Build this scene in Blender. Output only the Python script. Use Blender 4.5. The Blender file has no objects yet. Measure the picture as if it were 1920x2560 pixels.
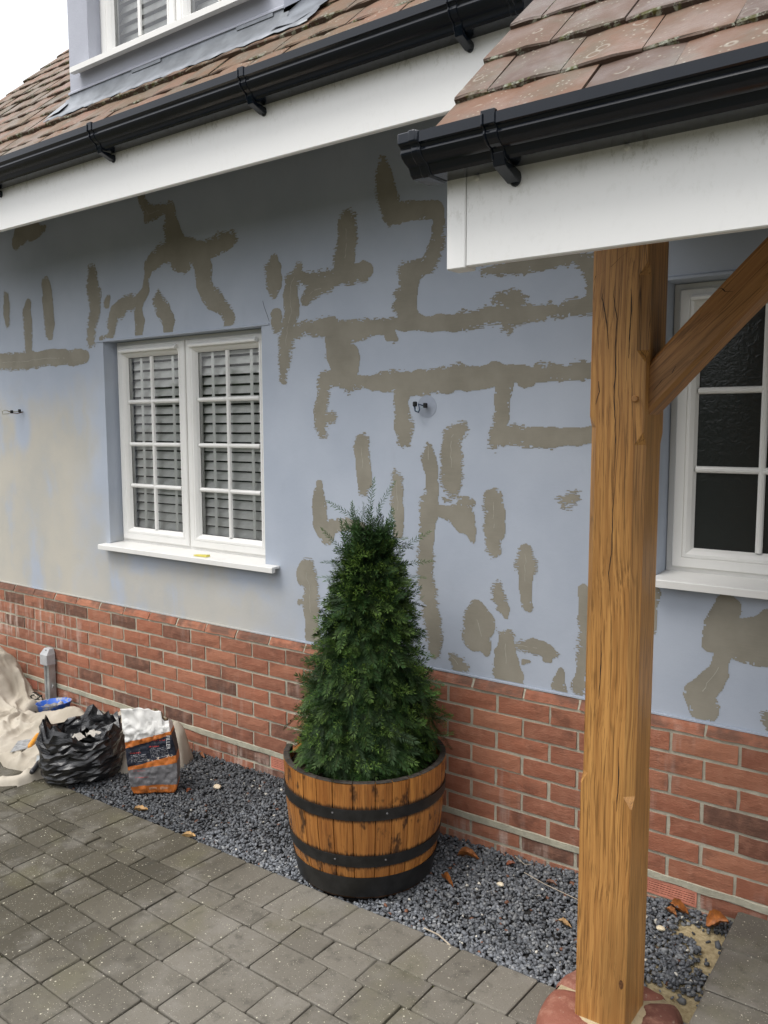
import bpy, bmesh, math, random
import numpy as np
from mathutils import Matrix, Vector
random.seed(7); RNG = np.random.default_rng(7)
PI = math.pi; rad = math.radians
scene = bpy.context.scene
COL = scene.collection

# ------------------------------------------------------------------ camera
CAM = (0.6047, -2.7991, 1.7539)
YAW, PITCH, ROLL = 0.63201, 0.10313, -0.00275
cam_d = bpy.data.cameras.new('camera'); cam = bpy.data.objects.new('camera', cam_d); COL.objects.link(cam)
fw = Vector((-math.sin(YAW)*math.cos(PITCH), math.cos(YAW)*math.cos(PITCH), -math.sin(PITCH)))
rt = Vector((math.cos(YAW), math.sin(YAW), 0)); up = rt.cross(fw)
r2 = math.cos(ROLL)*rt + math.sin(ROLL)*up; u2 = -math.sin(ROLL)*rt + math.cos(ROLL)*up
mw = Matrix((( r2.x, u2.x, -fw.x, CAM[0]), (r2.y, u2.y, -fw.y, CAM[1]), (r2.z, u2.z, -fw.z, CAM[2]), (0, 0, 0, 1)))
cam.matrix_world = mw
cam_d.sensor_fit = 'VERTICAL'; cam_d.sensor_height = 24.0; cam_d.lens = 24.0*2064.56/2560.0
cam_d.clip_start = 0.05; cam_d.clip_end = 3000
scene.camera = cam

# ------------------------------------------------------------------ sky, sun, exposure (overcast)
SUN_EL, SUN_AZ = 62.0, 205.0      # azimuth of the sun measured clockwise from +Y
world = bpy.data.worlds.new('World'); scene.world = world; world.use_nodes = True
wt = world.node_tree; wt.nodes.clear()
wo = wt.nodes.new('ShaderNodeOutputWorld'); bg = wt.nodes.new('ShaderNodeBackground')
sky = wt.nodes.new('ShaderNodeTexSky'); sky.sky_type = 'NISHITA'; sky.sun_disc = False
sky.sun_elevation = rad(SUN_EL); sky.sun_rotation = rad(SUN_AZ)
sky.air_density = 1.0; sky.dust_density = 4.0; sky.ozone_density = 1.0
# a closed cloud layer: pale grey, about twice as bright overhead as at the horizon, with a little of the sky behind it
tc = wt.nodes.new('ShaderNodeTexCoord'); sxyz = wt.nodes.new('ShaderNodeSeparateXYZ'); wt.links.new(tc.outputs['Generated'], sxyz.inputs[0])
mr_ = wt.nodes.new('ShaderNodeMapRange'); wt.links.new(sxyz.outputs[2], mr_.inputs[0]); mr_.inputs[1].default_value = 0.0; mr_.inputs[2].default_value = 1.0; mr_.inputs[3].default_value = 3.4; mr_.inputs[4].default_value = 12.5
cn = wt.nodes.new('ShaderNodeTexNoise'); wt.links.new(tc.outputs['Generated'], cn.inputs['Vector']); cn.inputs['Scale'].default_value = 2.2; cn.inputs['Detail'].default_value = 4
cm_ = wt.nodes.new('ShaderNodeMapRange'); wt.links.new(cn.outputs[0], cm_.inputs[0]); cm_.inputs[1].default_value = .3; cm_.inputs[2].default_value = .7; cm_.inputs[3].default_value = .9; cm_.inputs[4].default_value = 1.1
ml = wt.nodes.new('ShaderNodeMath'); ml.operation = 'MULTIPLY'; wt.links.new(mr_.outputs[0], ml.inputs[0]); wt.links.new(cm_.outputs[0], ml.inputs[1])
cl_ = wt.nodes.new('ShaderNodeVectorMath'); cl_.operation = 'SCALE'; cl_.inputs[0].default_value = (.985, .995, 1.02); wt.links.new(ml.outputs[0], cl_.inputs['Scale'])
wmx = wt.nodes.new('ShaderNodeMix'); wmx.data_type = 'RGBA'; wmx.inputs[0].default_value = .88
wt.links.new(sky.outputs[0], wmx.inputs[6]); wt.links.new(cl_.outputs[0], wmx.inputs[7]); wt.links.new(wmx.outputs[2], bg.inputs['Color'])
wt.links.new(bg.outputs[0], wo.inputs[0]); bg.inputs['Strength'].default_value = 0.13
sun_d = bpy.data.lights.new('sun', 'SUN'); sun = bpy.data.objects.new('sun', sun_d); COL.objects.link(sun)
sun_d.energy = 1.2; sun_d.angle = rad(28); sun_d.color = (1.0, 0.97, 0.92)
sd = Vector((math.sin(rad(SUN_AZ))*math.cos(rad(SUN_EL)), math.cos(rad(SUN_AZ))*math.cos(rad(SUN_EL)), math.sin(rad(SUN_EL))))
sun.rotation_euler = sd.to_track_quat('Z', 'Y').to_euler(); sun.location = (0, -6, 8)
vs = scene.view_settings; vs.view_transform = 'Standard'; vs.look = 'None'; vs.exposure = 0.75; vs.gamma = 1.0

# ------------------------------------------------------------------ helpers
WORLD = {}                       # world origin of every object (parents carry no rotation)
def link(o, parent=None, origin=(0, 0, 0)):
    COL.objects.link(o); origin = Vector(origin); WORLD[o.name] = origin
    if parent is not None:
        o.parent = parent; o.location = origin - WORLD[parent.name]
    else: o.location = origin
    return o
def tag(o, label=None, cat=None, group=None, kind=None):
    if label: o['label'] = label
    if cat: o['category'] = cat
    if group: o['group'] = group
    if kind: o['kind'] = kind
    return o
def thing(name, label, cat, loc, group=None):
    return tag(link(bpy.data.objects.new(name, None), None, loc), label, cat, group)
def mesh(name, v, f, m, smooth=False, cols=None, uv=None):
    me = bpy.data.meshes.new(name)
    v = np.asarray(v, dtype=np.float32).reshape(-1, 3)
    if isinstance(f, np.ndarray) and f.ndim == 2:
        n, k = f.shape
        me.vertices.add(len(v)); me.vertices.foreach_set('co', v.ravel())
        me.loops.add(n*k); me.loops.foreach_set('vertex_index', f.astype(np.int32).ravel())
        me.polygons.add(n); me.polygons.foreach_set('loop_start', np.arange(0, n*k, k, dtype=np.int32))
        me.polygons.foreach_set('loop_total', np.full(n, k, dtype=np.int32)); me.update(calc_edges=True)
    else:
        me.from_pydata([tuple(map(float, a)) for a in v], [], [tuple(int(i) for i in a) for a in f]); me.update()
    if smooth: me.polygons.foreach_set('use_smooth', np.ones(len(me.polygons), dtype=bool))
    if cols is not None:
        a = me.attributes.new('Col', 'FLOAT_COLOR', 'POINT')
        c = np.ones((len(v), 4), dtype=np.float32); c[:, :3] = cols; a.data.foreach_set('color', c.ravel())
    if uv is not None:
        u = me.uv_layers.new(name='UVMap'); li = np.zeros(len(me.loops), dtype=np.int32); me.loops.foreach_get('vertex_index', li)
        u.data.foreach_set('uv', np.asarray(uv, dtype=np.float32)[li].ravel())
    if m is not None: me.materials.append(m)
    return me
def mk(name, v, f, m, parent=None, origin=None, smooth=False, cols=None, uv=None):
    """geometry in world coordinates -> object with its origin at `origin`"""
    v = np.asarray(v, dtype=np.float64).reshape(-1, 3)
    if origin is None: origin = (v.min(0) + v.max(0))/2
    o = bpy.data.objects.new(name, mesh(name, v - np.asarray(origin), f, m, smooth, cols, uv))
    return link(o, parent, origin)
def inst(name, me, parent, origin, rot=None, scale=None):
    o = link(bpy.data.objects.new(name, me), parent, origin)
    if rot is not None: o.rotation_euler = rot
    if scale is not None: o.scale = scale
    return o
class MB:
    def __init__(s): s.v = []; s.f = []
    def add(s, v, f):
        b = len(s.v); s.v += [tuple(a) for a in v]; s.f += [tuple(b+i for i in q) for q in f]; return s
    def box(s, x0, x1, y0, y1, z0, z1):
        return s.add([(x0,y0,z0),(x1,y0,z0),(x1,y1,z0),(x0,y1,z0),(x0,y0,z1),(x1,y0,z1),(x1,y1,z1),(x0,y1,z1)],
                     [(0,3,2,1),(4,5,6,7),(0,1,5,4),(1,2,6,5),(2,3,7,6),(3,0,4,7)])
    def bbox(s, x0, x1, y0, y1, z0, z1, b=.003):
        """box with chamfered edges"""
        bm = bmesh.new(); bmesh.ops.create_cube(bm, size=1)
        for q in bm.verts: q.co = ((x0+x1)/2+q.co.x*(x1-x0), (y0+y1)/2+q.co.y*(y1-y0), (z0+z1)/2+q.co.z*(z1-z0))
        bmesh.ops.bevel(bm, geom=bm.edges[:], offset=b, segments=1, affect='EDGES')
        bm.verts.index_update(); s.add([q.co[:] for q in bm.verts], [[q.index for q in p.verts] for p in bm.faces]); bm.free(); return s
    def prism(s, prof, x0, x1, axis='x'):
        """closed profile of (a, b) extruded; axis x: a->y, b->z"""
        n = len(prof)
        P = (lambda t, a, b: (t, a, b)) if axis == 'x' else ((lambda t, a, b: (a, t, b)) if axis == 'y' else (lambda t, a, b: (a, b, t)))
        v = [P(x0, a, b) for a, b in prof] + [P(x1, a, b) for a, b in prof]
        f = [(i, (i+1) % n, n+(i+1) % n, n+i) for i in range(n)] + [tuple(range(n))[::-1], tuple(range(n, 2*n))]
        return s.add(v, f)
    def loft(s, loops, closed=True, cap0=False, cap1=False):
        n = len(loops[0]); b = len(s.v)
        for l in loops: s.v += [tuple(a) for a in l]
        for i in range(len(loops)-1):
            for j in range(n if closed else n-1):
                k = (j+1) % n; s.f.append((b+i*n+j, b+i*n+k, b+(i+1)*n+k, b+(i+1)*n+j))
        if cap0: s.f.append(tuple(b+j for j in range(n))[::-1])
        if cap1: s.f.append(tuple(b+(len(loops)-1)*n+j for j in range(n)))
        return s
    def tube(s, path, r, n=8, cap=True):
        path = [Vector(p) for p in path]; rr = r if hasattr(r, '__len__') else [r]*len(path); loops = []
        u = None
        for i, p in enumerate(path):
            t = (path[min(i+1, len(path)-1)] - path[max(i-1, 0)]).normalized()
            if u is None: u = t.orthogonal().normalized()
            u = (u - t*u.dot(t)).normalized(); w = t.cross(u)
            loops.append([p + (u*math.cos(2*PI*k/n) + w*math.sin(2*PI*k/n))*rr[i] for k in range(n)])
        return s.loft(loops, True, cap, cap)
    def ring(s, x0, x1, z0, z1, prof):
        """mitred rectangular frame lofted through (inset, y) points"""
        return s.loft([[(x0+i, y, z0+i), (x1-i, y, z0+i), (x1-i, y, z1-i), (x0+i, y, z1-i)] for i, y in prof])
    def to(s, name, m, parent=None, origin=None, smooth=False): return mk(name, s.v, s.f, m, parent, origin, smooth)
def smooth_by_angle(o, a=35):
    me = o.data; me.polygons.foreach_set('use_smooth', np.ones(len(me.polygons), dtype=bool))
    bm = bmesh.new(); bm.from_mesh(me)
    for e in bm.edges: e.smooth = not (len(e.link_faces) == 2 and e.calc_face_angle(0) > rad(a))
    bm.to_mesh(me); bm.free()
def vnoise(x, y, seed=0):
    x = np.asarray(x, float); y = np.asarray(y, float)
    xi = np.floor(x).astype(np.int64); yi = np.floor(y).astype(np.int64); fx = x-xi; fy = y-yi
    fx = fx*fx*fx*(fx*(fx*6-15)+10); fy = fy*fy*fy*(fy*(fy*6-15)+10)
    def h(a, b):
        n = (a*374761393 + b*668265263 + seed*362437) & 0x7fffffff
        n = ((n ^ (n >> 13))*1274126177) & 0x7fffffff
        return ((n ^ (n >> 16)) & 0xffff)/65535.0
    return (h(xi, yi)*(1-fx)+h(xi+1, yi)*fx)*(1-fy) + (h(xi, yi+1)*(1-fx)+h(xi+1, yi+1)*fx)*fy
def fbm(x, y, seed=0, o=3): return sum(vnoise(x*2**i, y*2**i, seed+i*17)*.5**i for i in range(o))/sum(.5**i for i in range(o))

# ------------------------------------------------------------------ node materials
class M:
    def __init__(s, name):
        s.m = bpy.data.materials.new(name); s.m.use_nodes = True; s.t = s.m.node_tree; s.t.nodes.clear()
        s.out = s.n('OutputMaterial'); s.b = s.n('BsdfPrincipled'); s.t.links.new(s.b.outputs[0], s.out.inputs[0])
    def n(s, typ, ins=None, **kw):
        nd = s.t.nodes.new('ShaderNode'+typ)
        for k, v in kw.items(): setattr(nd, k, v)
        for k, v in (ins or {}).items(): s.set(nd.inputs[k], v)
        return nd
    def set(s, sock, v):
        if isinstance(v, bpy.types.NodeSocket): s.t.links.new(v, sock)
        elif isinstance(v, (tuple, list)) and len(v) == 3 and sock.type == 'RGBA': sock.default_value = (*v, 1)
        else: sock.default_value = v
    def math(s, op, a, b=0.0, c=None, clamp=False):
        nd = s.n('Math', operation=op, use_clamp=clamp); s.set(nd.inputs[0], a); s.set(nd.inputs[1], b)
        if c is not None: s.set(nd.inputs[2], c)
        return nd.outputs[0]
    def mul(s, a, b): return s.math('MULTIPLY', a, b)
    def add(s, a, b): return s.math('ADD', a, b)
    def mix(s, fac, a, b, typ='MIX'):
        nd = s.n('Mix', data_type='RGBA', blend_type=typ); s.set(nd.inputs[0], fac); s.set(nd.inputs[6], a); s.set(nd.inputs[7], b); return nd.outputs[2]
    def step(s, v, a, b):
        """smooth 0..1 while v goes a -> b (a may exceed b)"""
        nd = s.n('MapRange', interpolation_type='SMOOTHSTEP')
        s.set(nd.inputs[0], v); nd.inputs[1].default_value = a; nd.inputs[2].default_value = b; nd.inputs[3].default_value = 0; nd.inputs[4].default_value = 1
        return nd.outputs[0]
    def ramp(s, fac, stops, interp='LINEAR'):
        nd = s.n('ValToRGB'); nd.color_ramp.interpolation = interp; e = nd.color_ramp.elements
        while len(e) < len(stops): e.new(.5)
        for i, (p, c) in enumerate(stops): e[i].position = p; e[i].color = (*c, 1) if hasattr(c, '__len__') else (c, c, c, 1)
        s.set(nd.inputs[0], fac); return nd.outputs[0]
    def pos(s): return s.n('NewGeometry').outputs['Position']
    def obj(s): return s.n('TexCoord').outputs['Object']
    def xyz(s, v): return s.n('SeparateXYZ', {0: v}).outputs
    def scale(s, v, sc, off=(0, 0, 0), rot=(0, 0, 0)):
        return s.n('Mapping', {'Vector': v, 'Scale': sc, 'Location': off, 'Rotation': rot}).outputs[0]
    def noise(s, v, sc=5, det=4, rough=.55, dist=0.0):
        return s.n('TexNoise', {'Vector': v, 'Scale': sc, 'Detail': det, 'Roughness': rough, 'Distortion': dist}).outputs[0]
    def voro(s, v, sc=5, feat='F1', out='Distance', rnd=1.0):
        return s.n('TexVoronoi', {'Vector': v, 'Scale': sc, 'Randomness': rnd}, feature=feat).outputs[out]
    def rnd(s): return s.n('ObjectInfo').outputs['Random']
    def bump(s, h, st=.3, d=.01):
        s.t.links.new(s.n('Bump', {'Height': h, 'Strength': st, 'Distance': d}).outputs[0], s.b.inputs['Normal'])
    def fin(s, col, rough=.6, spec=.5, metal=0.0):
        s.set(s.b.inputs['Base Color'], col); s.set(s.b.inputs['Roughness'], rough); s.set(s.b.inputs['Metallic'], metal)
        s.set(s.b.inputs['Specular IOR Level'], spec); return s.m
def plain(name, c, rough=.5, spec=.5, var=.12, sc=30, bump=0.0, metal=0.0):
    """a colour with a little mottling of its own"""
    m = M(name); p = m.obj(); k = m.noise(p, sc, 5, .6)
    col = m.mix(m.step(k, .3, .7), tuple(a*(1-var) for a in c), tuple(min(1, a*(1+var)) for a in c))
    if bump: m.bump(m.noise(p, sc*6, 4), bump, .004)
    return m.fin(col, rough, spec, metal)

def mat_render():
    m = M('blue_render'); p = m.pos(); x, y, z = m.xyz(p)
    soft = m.noise(p, 2.2, 4, .6)
    wall = m.mix(m.step(soft, .3, .7), (.395, .437, .512), (.445, .487, .56))
    grime = m.noise(m.scale(p, (9, 9, 3)), 1, 5, .65)
    wall = m.mix(m.mul(m.step(grime, .62, .8), .18), wall, (.29, .31, .36))
    streak = m.noise(m.scale(p, (4.5, 4.5, 1.1)), 1, 4, .6, .8); blot = m.noise(p, 2.3, 5, .6)
    edge = m.mul(m.add(blot, -.5), .9)
    xx = m.add(x, edge); zz = m.add(z, edge)
    m1 = m.mul(m.step(xx, -3.36, -3.72), m.step(zz, 2.03, 1.76))
    m2 = m.mul(m.step(xx, -1.85, -2.35), m.step(zz, 1.14, .94))
    cover = m.math('MAXIMUM', m.mul(m1, 1.0), m.mul(m2, .85))
    cover = m.mul(cover, m.step(m.add(m.mul(streak, .45), m.mul(blot, .55)), .34, .50))
    # clear blue smear round the left cable
    dx = m.mul(m.add(x, 4.235), 11.0); dz = m.mul(m.add(z, -1.76), 6.5)
    d = m.math('SQRT', m.add(m.mul(dx, dx), m.mul(dz, dz))); cover = m.mul(cover, m.step(d, .6, 1.3))
    col = m.mix(m.mul(cover, .85), wall, m.mix(m.step(blot, .35, .65), (.46, .44, .385), (.53, .49, .405)))
    fine = m.noise(m.scale(p, (260, 260, 420)), 1, 3, .6)
    m.bump(m.add(m.mul(fine, .5), m.mul(m.noise(p, 60, 3), .6)), .25, .004)
    return m.fin(col, .82, .25)
def mat_filler():
    m = M('grey_filler'); p = m.pos()
    h = m.noise(m.scale(p, (18, 18, 240)), 1, 4, .6); b = m.noise(p, 6, 4, .6)
    col = m.mix(m.step(b, .3, .7), (.245, .227, .185), (.305, .283, .234))
    col = m.mix(m.mul(m.step(h, .4, .7), .35), col, (.30, .275, .22))
    m.bump(h, .18, .002); return m.fin(col, .92, .15)
def mat_brick():
    m = M('red_brick'); r = m.rnd(); p = m.pos(); o = m.obj(); x, y, z = m.xyz(p)
    base = m.ramp(r, [(0, (.37, .145, .086)), (.22, (.29, .115, .071)), (.45, (.39, .167, .10)), (.62, (.265, .107, .068)), (.78, (.335, .143, .088)), (.86, (.215, .092, .06)), (.94, (.15, .078, .056)), (1, (.13, .072, .054))], 'LINEAR')
    k = m.noise(p, 22, 5, .65)
    col = m.mix(m.mul(m.step(k, .40, .70), .6), base, m.mix(.55, base, (.47, .23, .15)))
    col = m.mix(m.mul(m.step(m.noise(p, 7, 4, .65), .52, .72), .65), col, (.13, .062, .044))
    # lime bloom runs
    run = m.noise(m.scale(p, (26, 26, 3.2)), 1, 4, .6)
    zone = m.mul(m.mul(m.step(x, -3.35, -3.9), m.step(z, .38, .47)), m.step(z, .70, .60))
    zone2 = m.mul(m.step(z, .17, .12), .8)
    low = m.mul(m.step(m.noise(p, 3.1, 3), .50, .68), .55)
    bl = m.mul(m.add(m.add(m.mul(zone, 1.1), zone2), low), m.step(run, .46, .72))
    col = m.mix(m.math('MINIMUM', m.mul(bl, .75), .8), col, (.52, .40, .34))
    top = m.step(z, .712, .722); col = m.mix(m.mul(top, m.mul(m.step(m.noise(p, 5, 4, .7), .42, .6), .75)), col, (.125, .078, .06))
    cre = m.noise(m.scale(p, (40, 40, 120)), 1, 5, .7, 1.2)
    m.bump(m.add(m.mul(cre, 1.0), m.mul(m.noise(p, 240, 2), .35)), .65, .006)
    return m.fin(col, .9, .2)
def mat_mortar(name, c):
    m = M(name); p = m.pos()
    col = m.mix(m.step(m.noise(p, 14, 5, .7), .3, .7), tuple(a*.8 for a in c), tuple(a*1.12 for a in c))
    m.bump(m.noise(p, 220, 3, .7), .6, .004); return m.fin(col, .95, .1)
def mat_tile(name, cols, wet):
    m = M(name); r = m.rnd(); p = m.pos(); o = m.obj()
    base = m.ramp(r, cols)
    col = m.mix(m.mul(m.step(m.noise(p, 7, 5, .65), .42, .66), .7), base, (.105, .088, .062))
    col = m.mix(m.mul(m.step(m.noise(p, 38, 4, .7), .52, .75), .3), col, (.19, .125, .08))
    # lichen rings and spots
    v = m.voro(p, 16); ring = m.mul(m.step(v, .17, .21), m.step(v, .28, .23))
    sel = m.step(m.noise(p, 9, 2), .52, .60)
    col = m.mix(m.mul(m.mul(ring, sel), .3), col, (.50, .50, .43))
    col = m.mix(m.mul(m.step(m.voro(p, 75), .26, .14), m.mul(m.step(m.noise(p, 14, 2), .48, .58), .4)), col, (.48, .47, .38))
    # moss and dirt on the butt edges (faces that look outward)
    ny = m.xyz(m.n('NewGeometry').outputs['Normal'])[1]; nz = m.xyz(m.n('NewGeometry').outputs['Normal'])[2]
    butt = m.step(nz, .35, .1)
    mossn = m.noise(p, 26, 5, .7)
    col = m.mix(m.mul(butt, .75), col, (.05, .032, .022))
    moss = m.mul(m.step(mossn, .50, .58), m.step(m.noise(p, 4.5, 2), .36, .5))
    col = m.mix(m.mul(m.mul(butt, moss), .9), col, m.mix(m.step(m.noise(p, 60, 2), .4, .6), (.10, .10, .025), (.36, .38, .30)))
    m.bump(m.add(m.mul(m.noise(p, 120, 4, .7), .6), m.mul(moss, m.mul(butt, 1.5))), .5, .005)
    return m.fin(col, m.mix(m.step(m.noise(p, 9, 3), .35, .65), (wet, wet, wet), (.75, .75, .75)), .3)
def mat_wood(name, light, dark, gz=2.2, gx=60, rough=.42):
    m = M(name); o = m.obj()
    warp = m.noise(m.scale(o, (4, 4, 1.2)), 1, 3, .5)
    wv = m.n('VectorMath', {0: o, 1: m.n('CombineXYZ', {0: m.mul(m.add(warp, -.5), .06), 1: m.mul(m.add(warp, -.5), .06), 2: 0.0}).outputs[0]}, operation='ADD').outputs[0]
    g = m.noise(m.scale(wv, (gx, gx, gz)), 1, 5, .65); g2 = m.noise(m.scale(wv, (gx*2.4, gx*2.4, gz*2.4)), 1, 4, .65)
    wide = m.noise(m.scale(o, (7, 7, 1.4)), 1, 3, .55)
    col = m.mix(m.step(g, .34, .66), dark, light)
    col = m.mix(m.mul(m.step(g2, .50, .37), .75), col, tuple(a*.42 for a in dark))
    col = m.mix(m.mul(m.step(wide, .44, .70), .65), col, tuple(a*.42 for a in light))
    crack = m.noise(m.scale(wv, (11, 11, .55)), 1, 2, .5)
    ck = m.math('ABSOLUTE', m.add(crack, -.5)); ck = m.mul(m.step(ck, .006, .0), m.step(m.noise(o, 2.2, 2), .5, .6))
    col = m.mix(ck, col, (.02, .012, .006))
    m.bump(m.add(m.mul(g2, .5), m.mul(m.mul(ck, -1), 2.0)), .2, .003)
    return m.fin(col, rough, .45)
def mat_white(name='white_plastic', c=(.80, .79, .76), dirt=.15, rough=.38):
    m = M(name); p = m.pos()
    d = m.mul(m.step(m.noise(m.scale(p, (7, 7, 3)), 1, 5, .7), .5, .8), dirt)
    sp = m.mul(m.step(m.noise(p, 95, 3, .75), .66, .76), dirt*1.2)
    col = m.mix(m.math('MAXIMUM', d, sp), c, (.36, .35, .29)); return m.fin(col, rough, .5)
def mat_fascia():
    m = M('white_fascia'); p = m.pos(); x, y, z = m.xyz(p)
    spk = m.step(m.noise(m.scale(p, (70, 70, 40)), 1, 4, .75), .50, .68)
    # algae clings below each gutter (main roof and porch sit at different heights)
    up1 = m.mul(m.step(y, -1.0, -.8), m.step(z, 2.82, 2.95)); up2 = m.mul(m.step(y, -.9, -1.1), m.step(z, 2.14, 2.29))
    band = m.add(m.add(up1, up2), .12)
    blot = m.noise(m.scale(p, (4, 4, 9)), 1, 4, .6)
    d = m.mul(m.mul(band, spk), m.step(blot, .32, .62))
    col = m.mix(m.mul(d, .55), (.86, .855, .835), (.36, .35, .28))
    return m.fin(col, .42, .45)
def mat_black_plastic(name='black_plastic', c=(.004, .007, .013), rough=.13):
    m = M(name); p = m.pos(); k = m.noise(p, 12, 4, .7)
    col = m.mix(m.mul(m.step(k, .5, .85), .35), c, (.018, .02, .024))
    r = m.mix(m.step(k, .35, .7), (rough,)*3, (rough+.10,)*3)
    return m.fin(col, r, .4)
def mat_glass():
    m = M('window_glass'); m.t.nodes.remove(m.b)
    fr = m.n('Fresnel', {'IOR': 1.5}).outputs[0]; k = m.math('MULTIPLY_ADD', fr, 1.6, .0, clamp=True)
    tr = m.n('BsdfTransparent', {'Color': (.98, .985, .98)}); gl = m.n('BsdfGlossy', {'Color': (1, 1, 1), 'Roughness': .01})
    wob = m.n('Bump', {'Height': m.noise(m.pos(), 2.5, 2), 'Strength': .05, 'Distance': .02}); m.t.links.new(wob.outputs[0], gl.inputs['Normal'])
    mx = m.n('MixShader'); m.set(mx.inputs[0], k); m.t.links.new(tr.outputs[0], mx.inputs[1]); m.t.links.new(gl.outputs[0], mx.inputs[2])
    m.t.links.new(mx.outputs[0], m.out.inputs[0]); return m.m
def mat_obscure():
    m = M('obscured_glass'); p = m.pos()
    n = m.noise(p, 38, 2, .45, 1.6)
    m.bump(n, .16, .008); m.set(m.b.inputs['Coat Weight'], 0.0)
    return m.fin((.022, .025, .024), .22, .45)
def mat_paver(name='paver_concrete', tint=(1, 1, 1), k=1.0):
    m = M(name); r = m.rnd(); p = m.pos(); x, y, z = m.xyz(p)
    damp_shade = m.noise(p, .9, 3, .5); wet = m.add(m.step(x, -1.0, -2.2), m.mul(m.add(damp_shade, -.5), 1.3))  # darker to the left: part wetness, part shade put into the colour
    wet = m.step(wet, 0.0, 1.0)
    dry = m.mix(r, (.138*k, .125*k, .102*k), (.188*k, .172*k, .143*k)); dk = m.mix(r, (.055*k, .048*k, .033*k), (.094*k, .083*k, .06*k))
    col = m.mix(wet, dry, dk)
    bl = m.noise(p, 6, 6, .65); col = m.mix(m.mul(m.step(bl, .48, .68), .55), col, m.mix(.5, col, (.28, .262, .235))); col = m.mix(m.mul(m.step(m.noise(p, 17, 5, .7), .5, .72), .5), col, (.045, .042, .034))
    alg = m.mul(m.step(m.noise(p, 3.3, 3, .6), .52, .68), .3); col = m.mix(alg, col, (.13, .12, .06))
    gr = m.noise(p, 330, 2, .8); col = m.mix(m.mul(m.step(gr, .5, .75), .45), col, (.05, .05, .047))
    sp = m.voro(p, 52); big = m.voro(p, 52, out='Color'); pick = m.xyz(big)[0]
    s1 = m.mul(m.step(m.add(sp, m.mul(pick, .16)), .26, .19), m.step(pick, .45, .5))
    sp2 = m.voro(p, 150); s2 = m.mul(m.step(sp2, .2, .13), m.step(m.xyz(m.voro(p, 150, out='Color'))[0], .55, .6))
    col = m.mix(m.mul(m.math('MAXIMUM', s1, m.mul(s2, .8)), .8), col, (.60, .56, .44))
    m.bump(m.add(m.mul(gr, .6), m.mul(m.noise(p, 40, 4), .7)), .5, .005)
    return m.fin(col, .86, .3)
def mat_attr(name, rough=.8, spec=.3, var=.3, sc=200):
    m = M(name); c = m.n('VertexColor', layer_name='Col').outputs[0]
    k = m.noise(m.pos(), sc, 3, .7); col = m.mix(m.mul(m.step(k, .35, .75), var), c, m.mix(.55, c, (.0, .0, .0)))
    return m.fin(col, rough, spec)

MAT = dict(render=mat_render(), filler=mat_filler(), brick=mat_brick(), mortar=mat_mortar('mortar', (.45, .42, .335)), band=mat_mortar('band_mortar', (.43, .41, .32)),
    tile=mat_tile('weathered_clay_tile', [(0, (.165, .088, .050)), (.35, (.135, .088, .050)), (.6, (.185, .095, .058)), (1, (.115, .084, .050))], .5),
    ptile=mat_tile('porch_clay_tile', [(0, (.165, .082, .046)), (.4, (.115, .068, .047)), (.7, (.088, .06, .049)), (1, (.13, .074, .047))], .42),
    fascia=mat_fascia(), white=mat_white(), blind=plain('blind_slat', (.88, .885, .86), .5, .4, .04), black=mat_black_plastic(),
    glass=mat_glass(), obscure=mat_obscure(), lead=plain('lead_sheet', (.20, .215, .235), .42, .5, .25, 9, .15, .35),
    post=mat_wood('oiled_oak', (.53, .272, .082), (.34, .155, .043), 1.7, 95), brace=mat_wood('oak_brace', (.47, .23, .076), (.30, .132, .042), 1.7, 90),
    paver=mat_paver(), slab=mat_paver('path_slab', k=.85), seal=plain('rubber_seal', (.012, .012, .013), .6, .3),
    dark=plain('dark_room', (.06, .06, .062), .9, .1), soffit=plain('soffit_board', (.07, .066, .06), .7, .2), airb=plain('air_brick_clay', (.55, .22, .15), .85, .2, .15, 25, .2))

# ================================================================== THE SETTING
PAVE = .04                        # top of the block paving
g = MB().add([(-600, -600, -.06), (600, -600, -.06), (600, 600, -.06), (-600, 600, -.06)], [(0, 1, 2, 3)]).to('ground', plain('ground_earth', (.12, .115, .10), .95, .1, .2, 3), origin=(0, 0, -.06))
tag(g, kind='structure')
def edge_y(x): return -.600 + .0235*(x+1.5)        # gravel / paving boundary
def inner_y(x): return -.803 + .028*(x+1.5)
def row_y(i, x): return -.909 - .148*i - (.006 if i == 0 else .0215)*(x+1.5)
mm = M('moss_joint'); _p = mm.pos()
moss_col = mm.mix(mm.step(mm.noise(_p, 30, 4, .7), .4, .62), (.035, .032, .024), mm.mix(mm.step(mm.noise(_p, 4, 2), .45, .6), (.16, .145, .10), (.065, .07, .018)))
mm.bump(mm.noise(_p, 180, 3), .7, .005); MAT['joint'] = mm.fin(moss_col, .95, .1)
pv = MB(); pv.add([(-9, edge_y(-9)+.004, PAVE-.012), (.8, edge_y(.8)+.004, PAVE-.012), (.8, -6, PAVE-.012), (-9, -6, PAVE-.012)], [(0, 3, 2, 1)])
pv.add([(-9, edge_y(-9)+.004, PAVE-.012), (.8, edge_y(.8)+.004, PAVE-.012), (.8, edge_y(.8)+.004, -.05), (-9, edge_y(-9)+.004, -.05)], [(0, 1, 2, 3)])
paving = tag(pv.to('paving', MAT['joint'], origin=(-1.5, -1.2, PAVE)), kind='structure')
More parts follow.
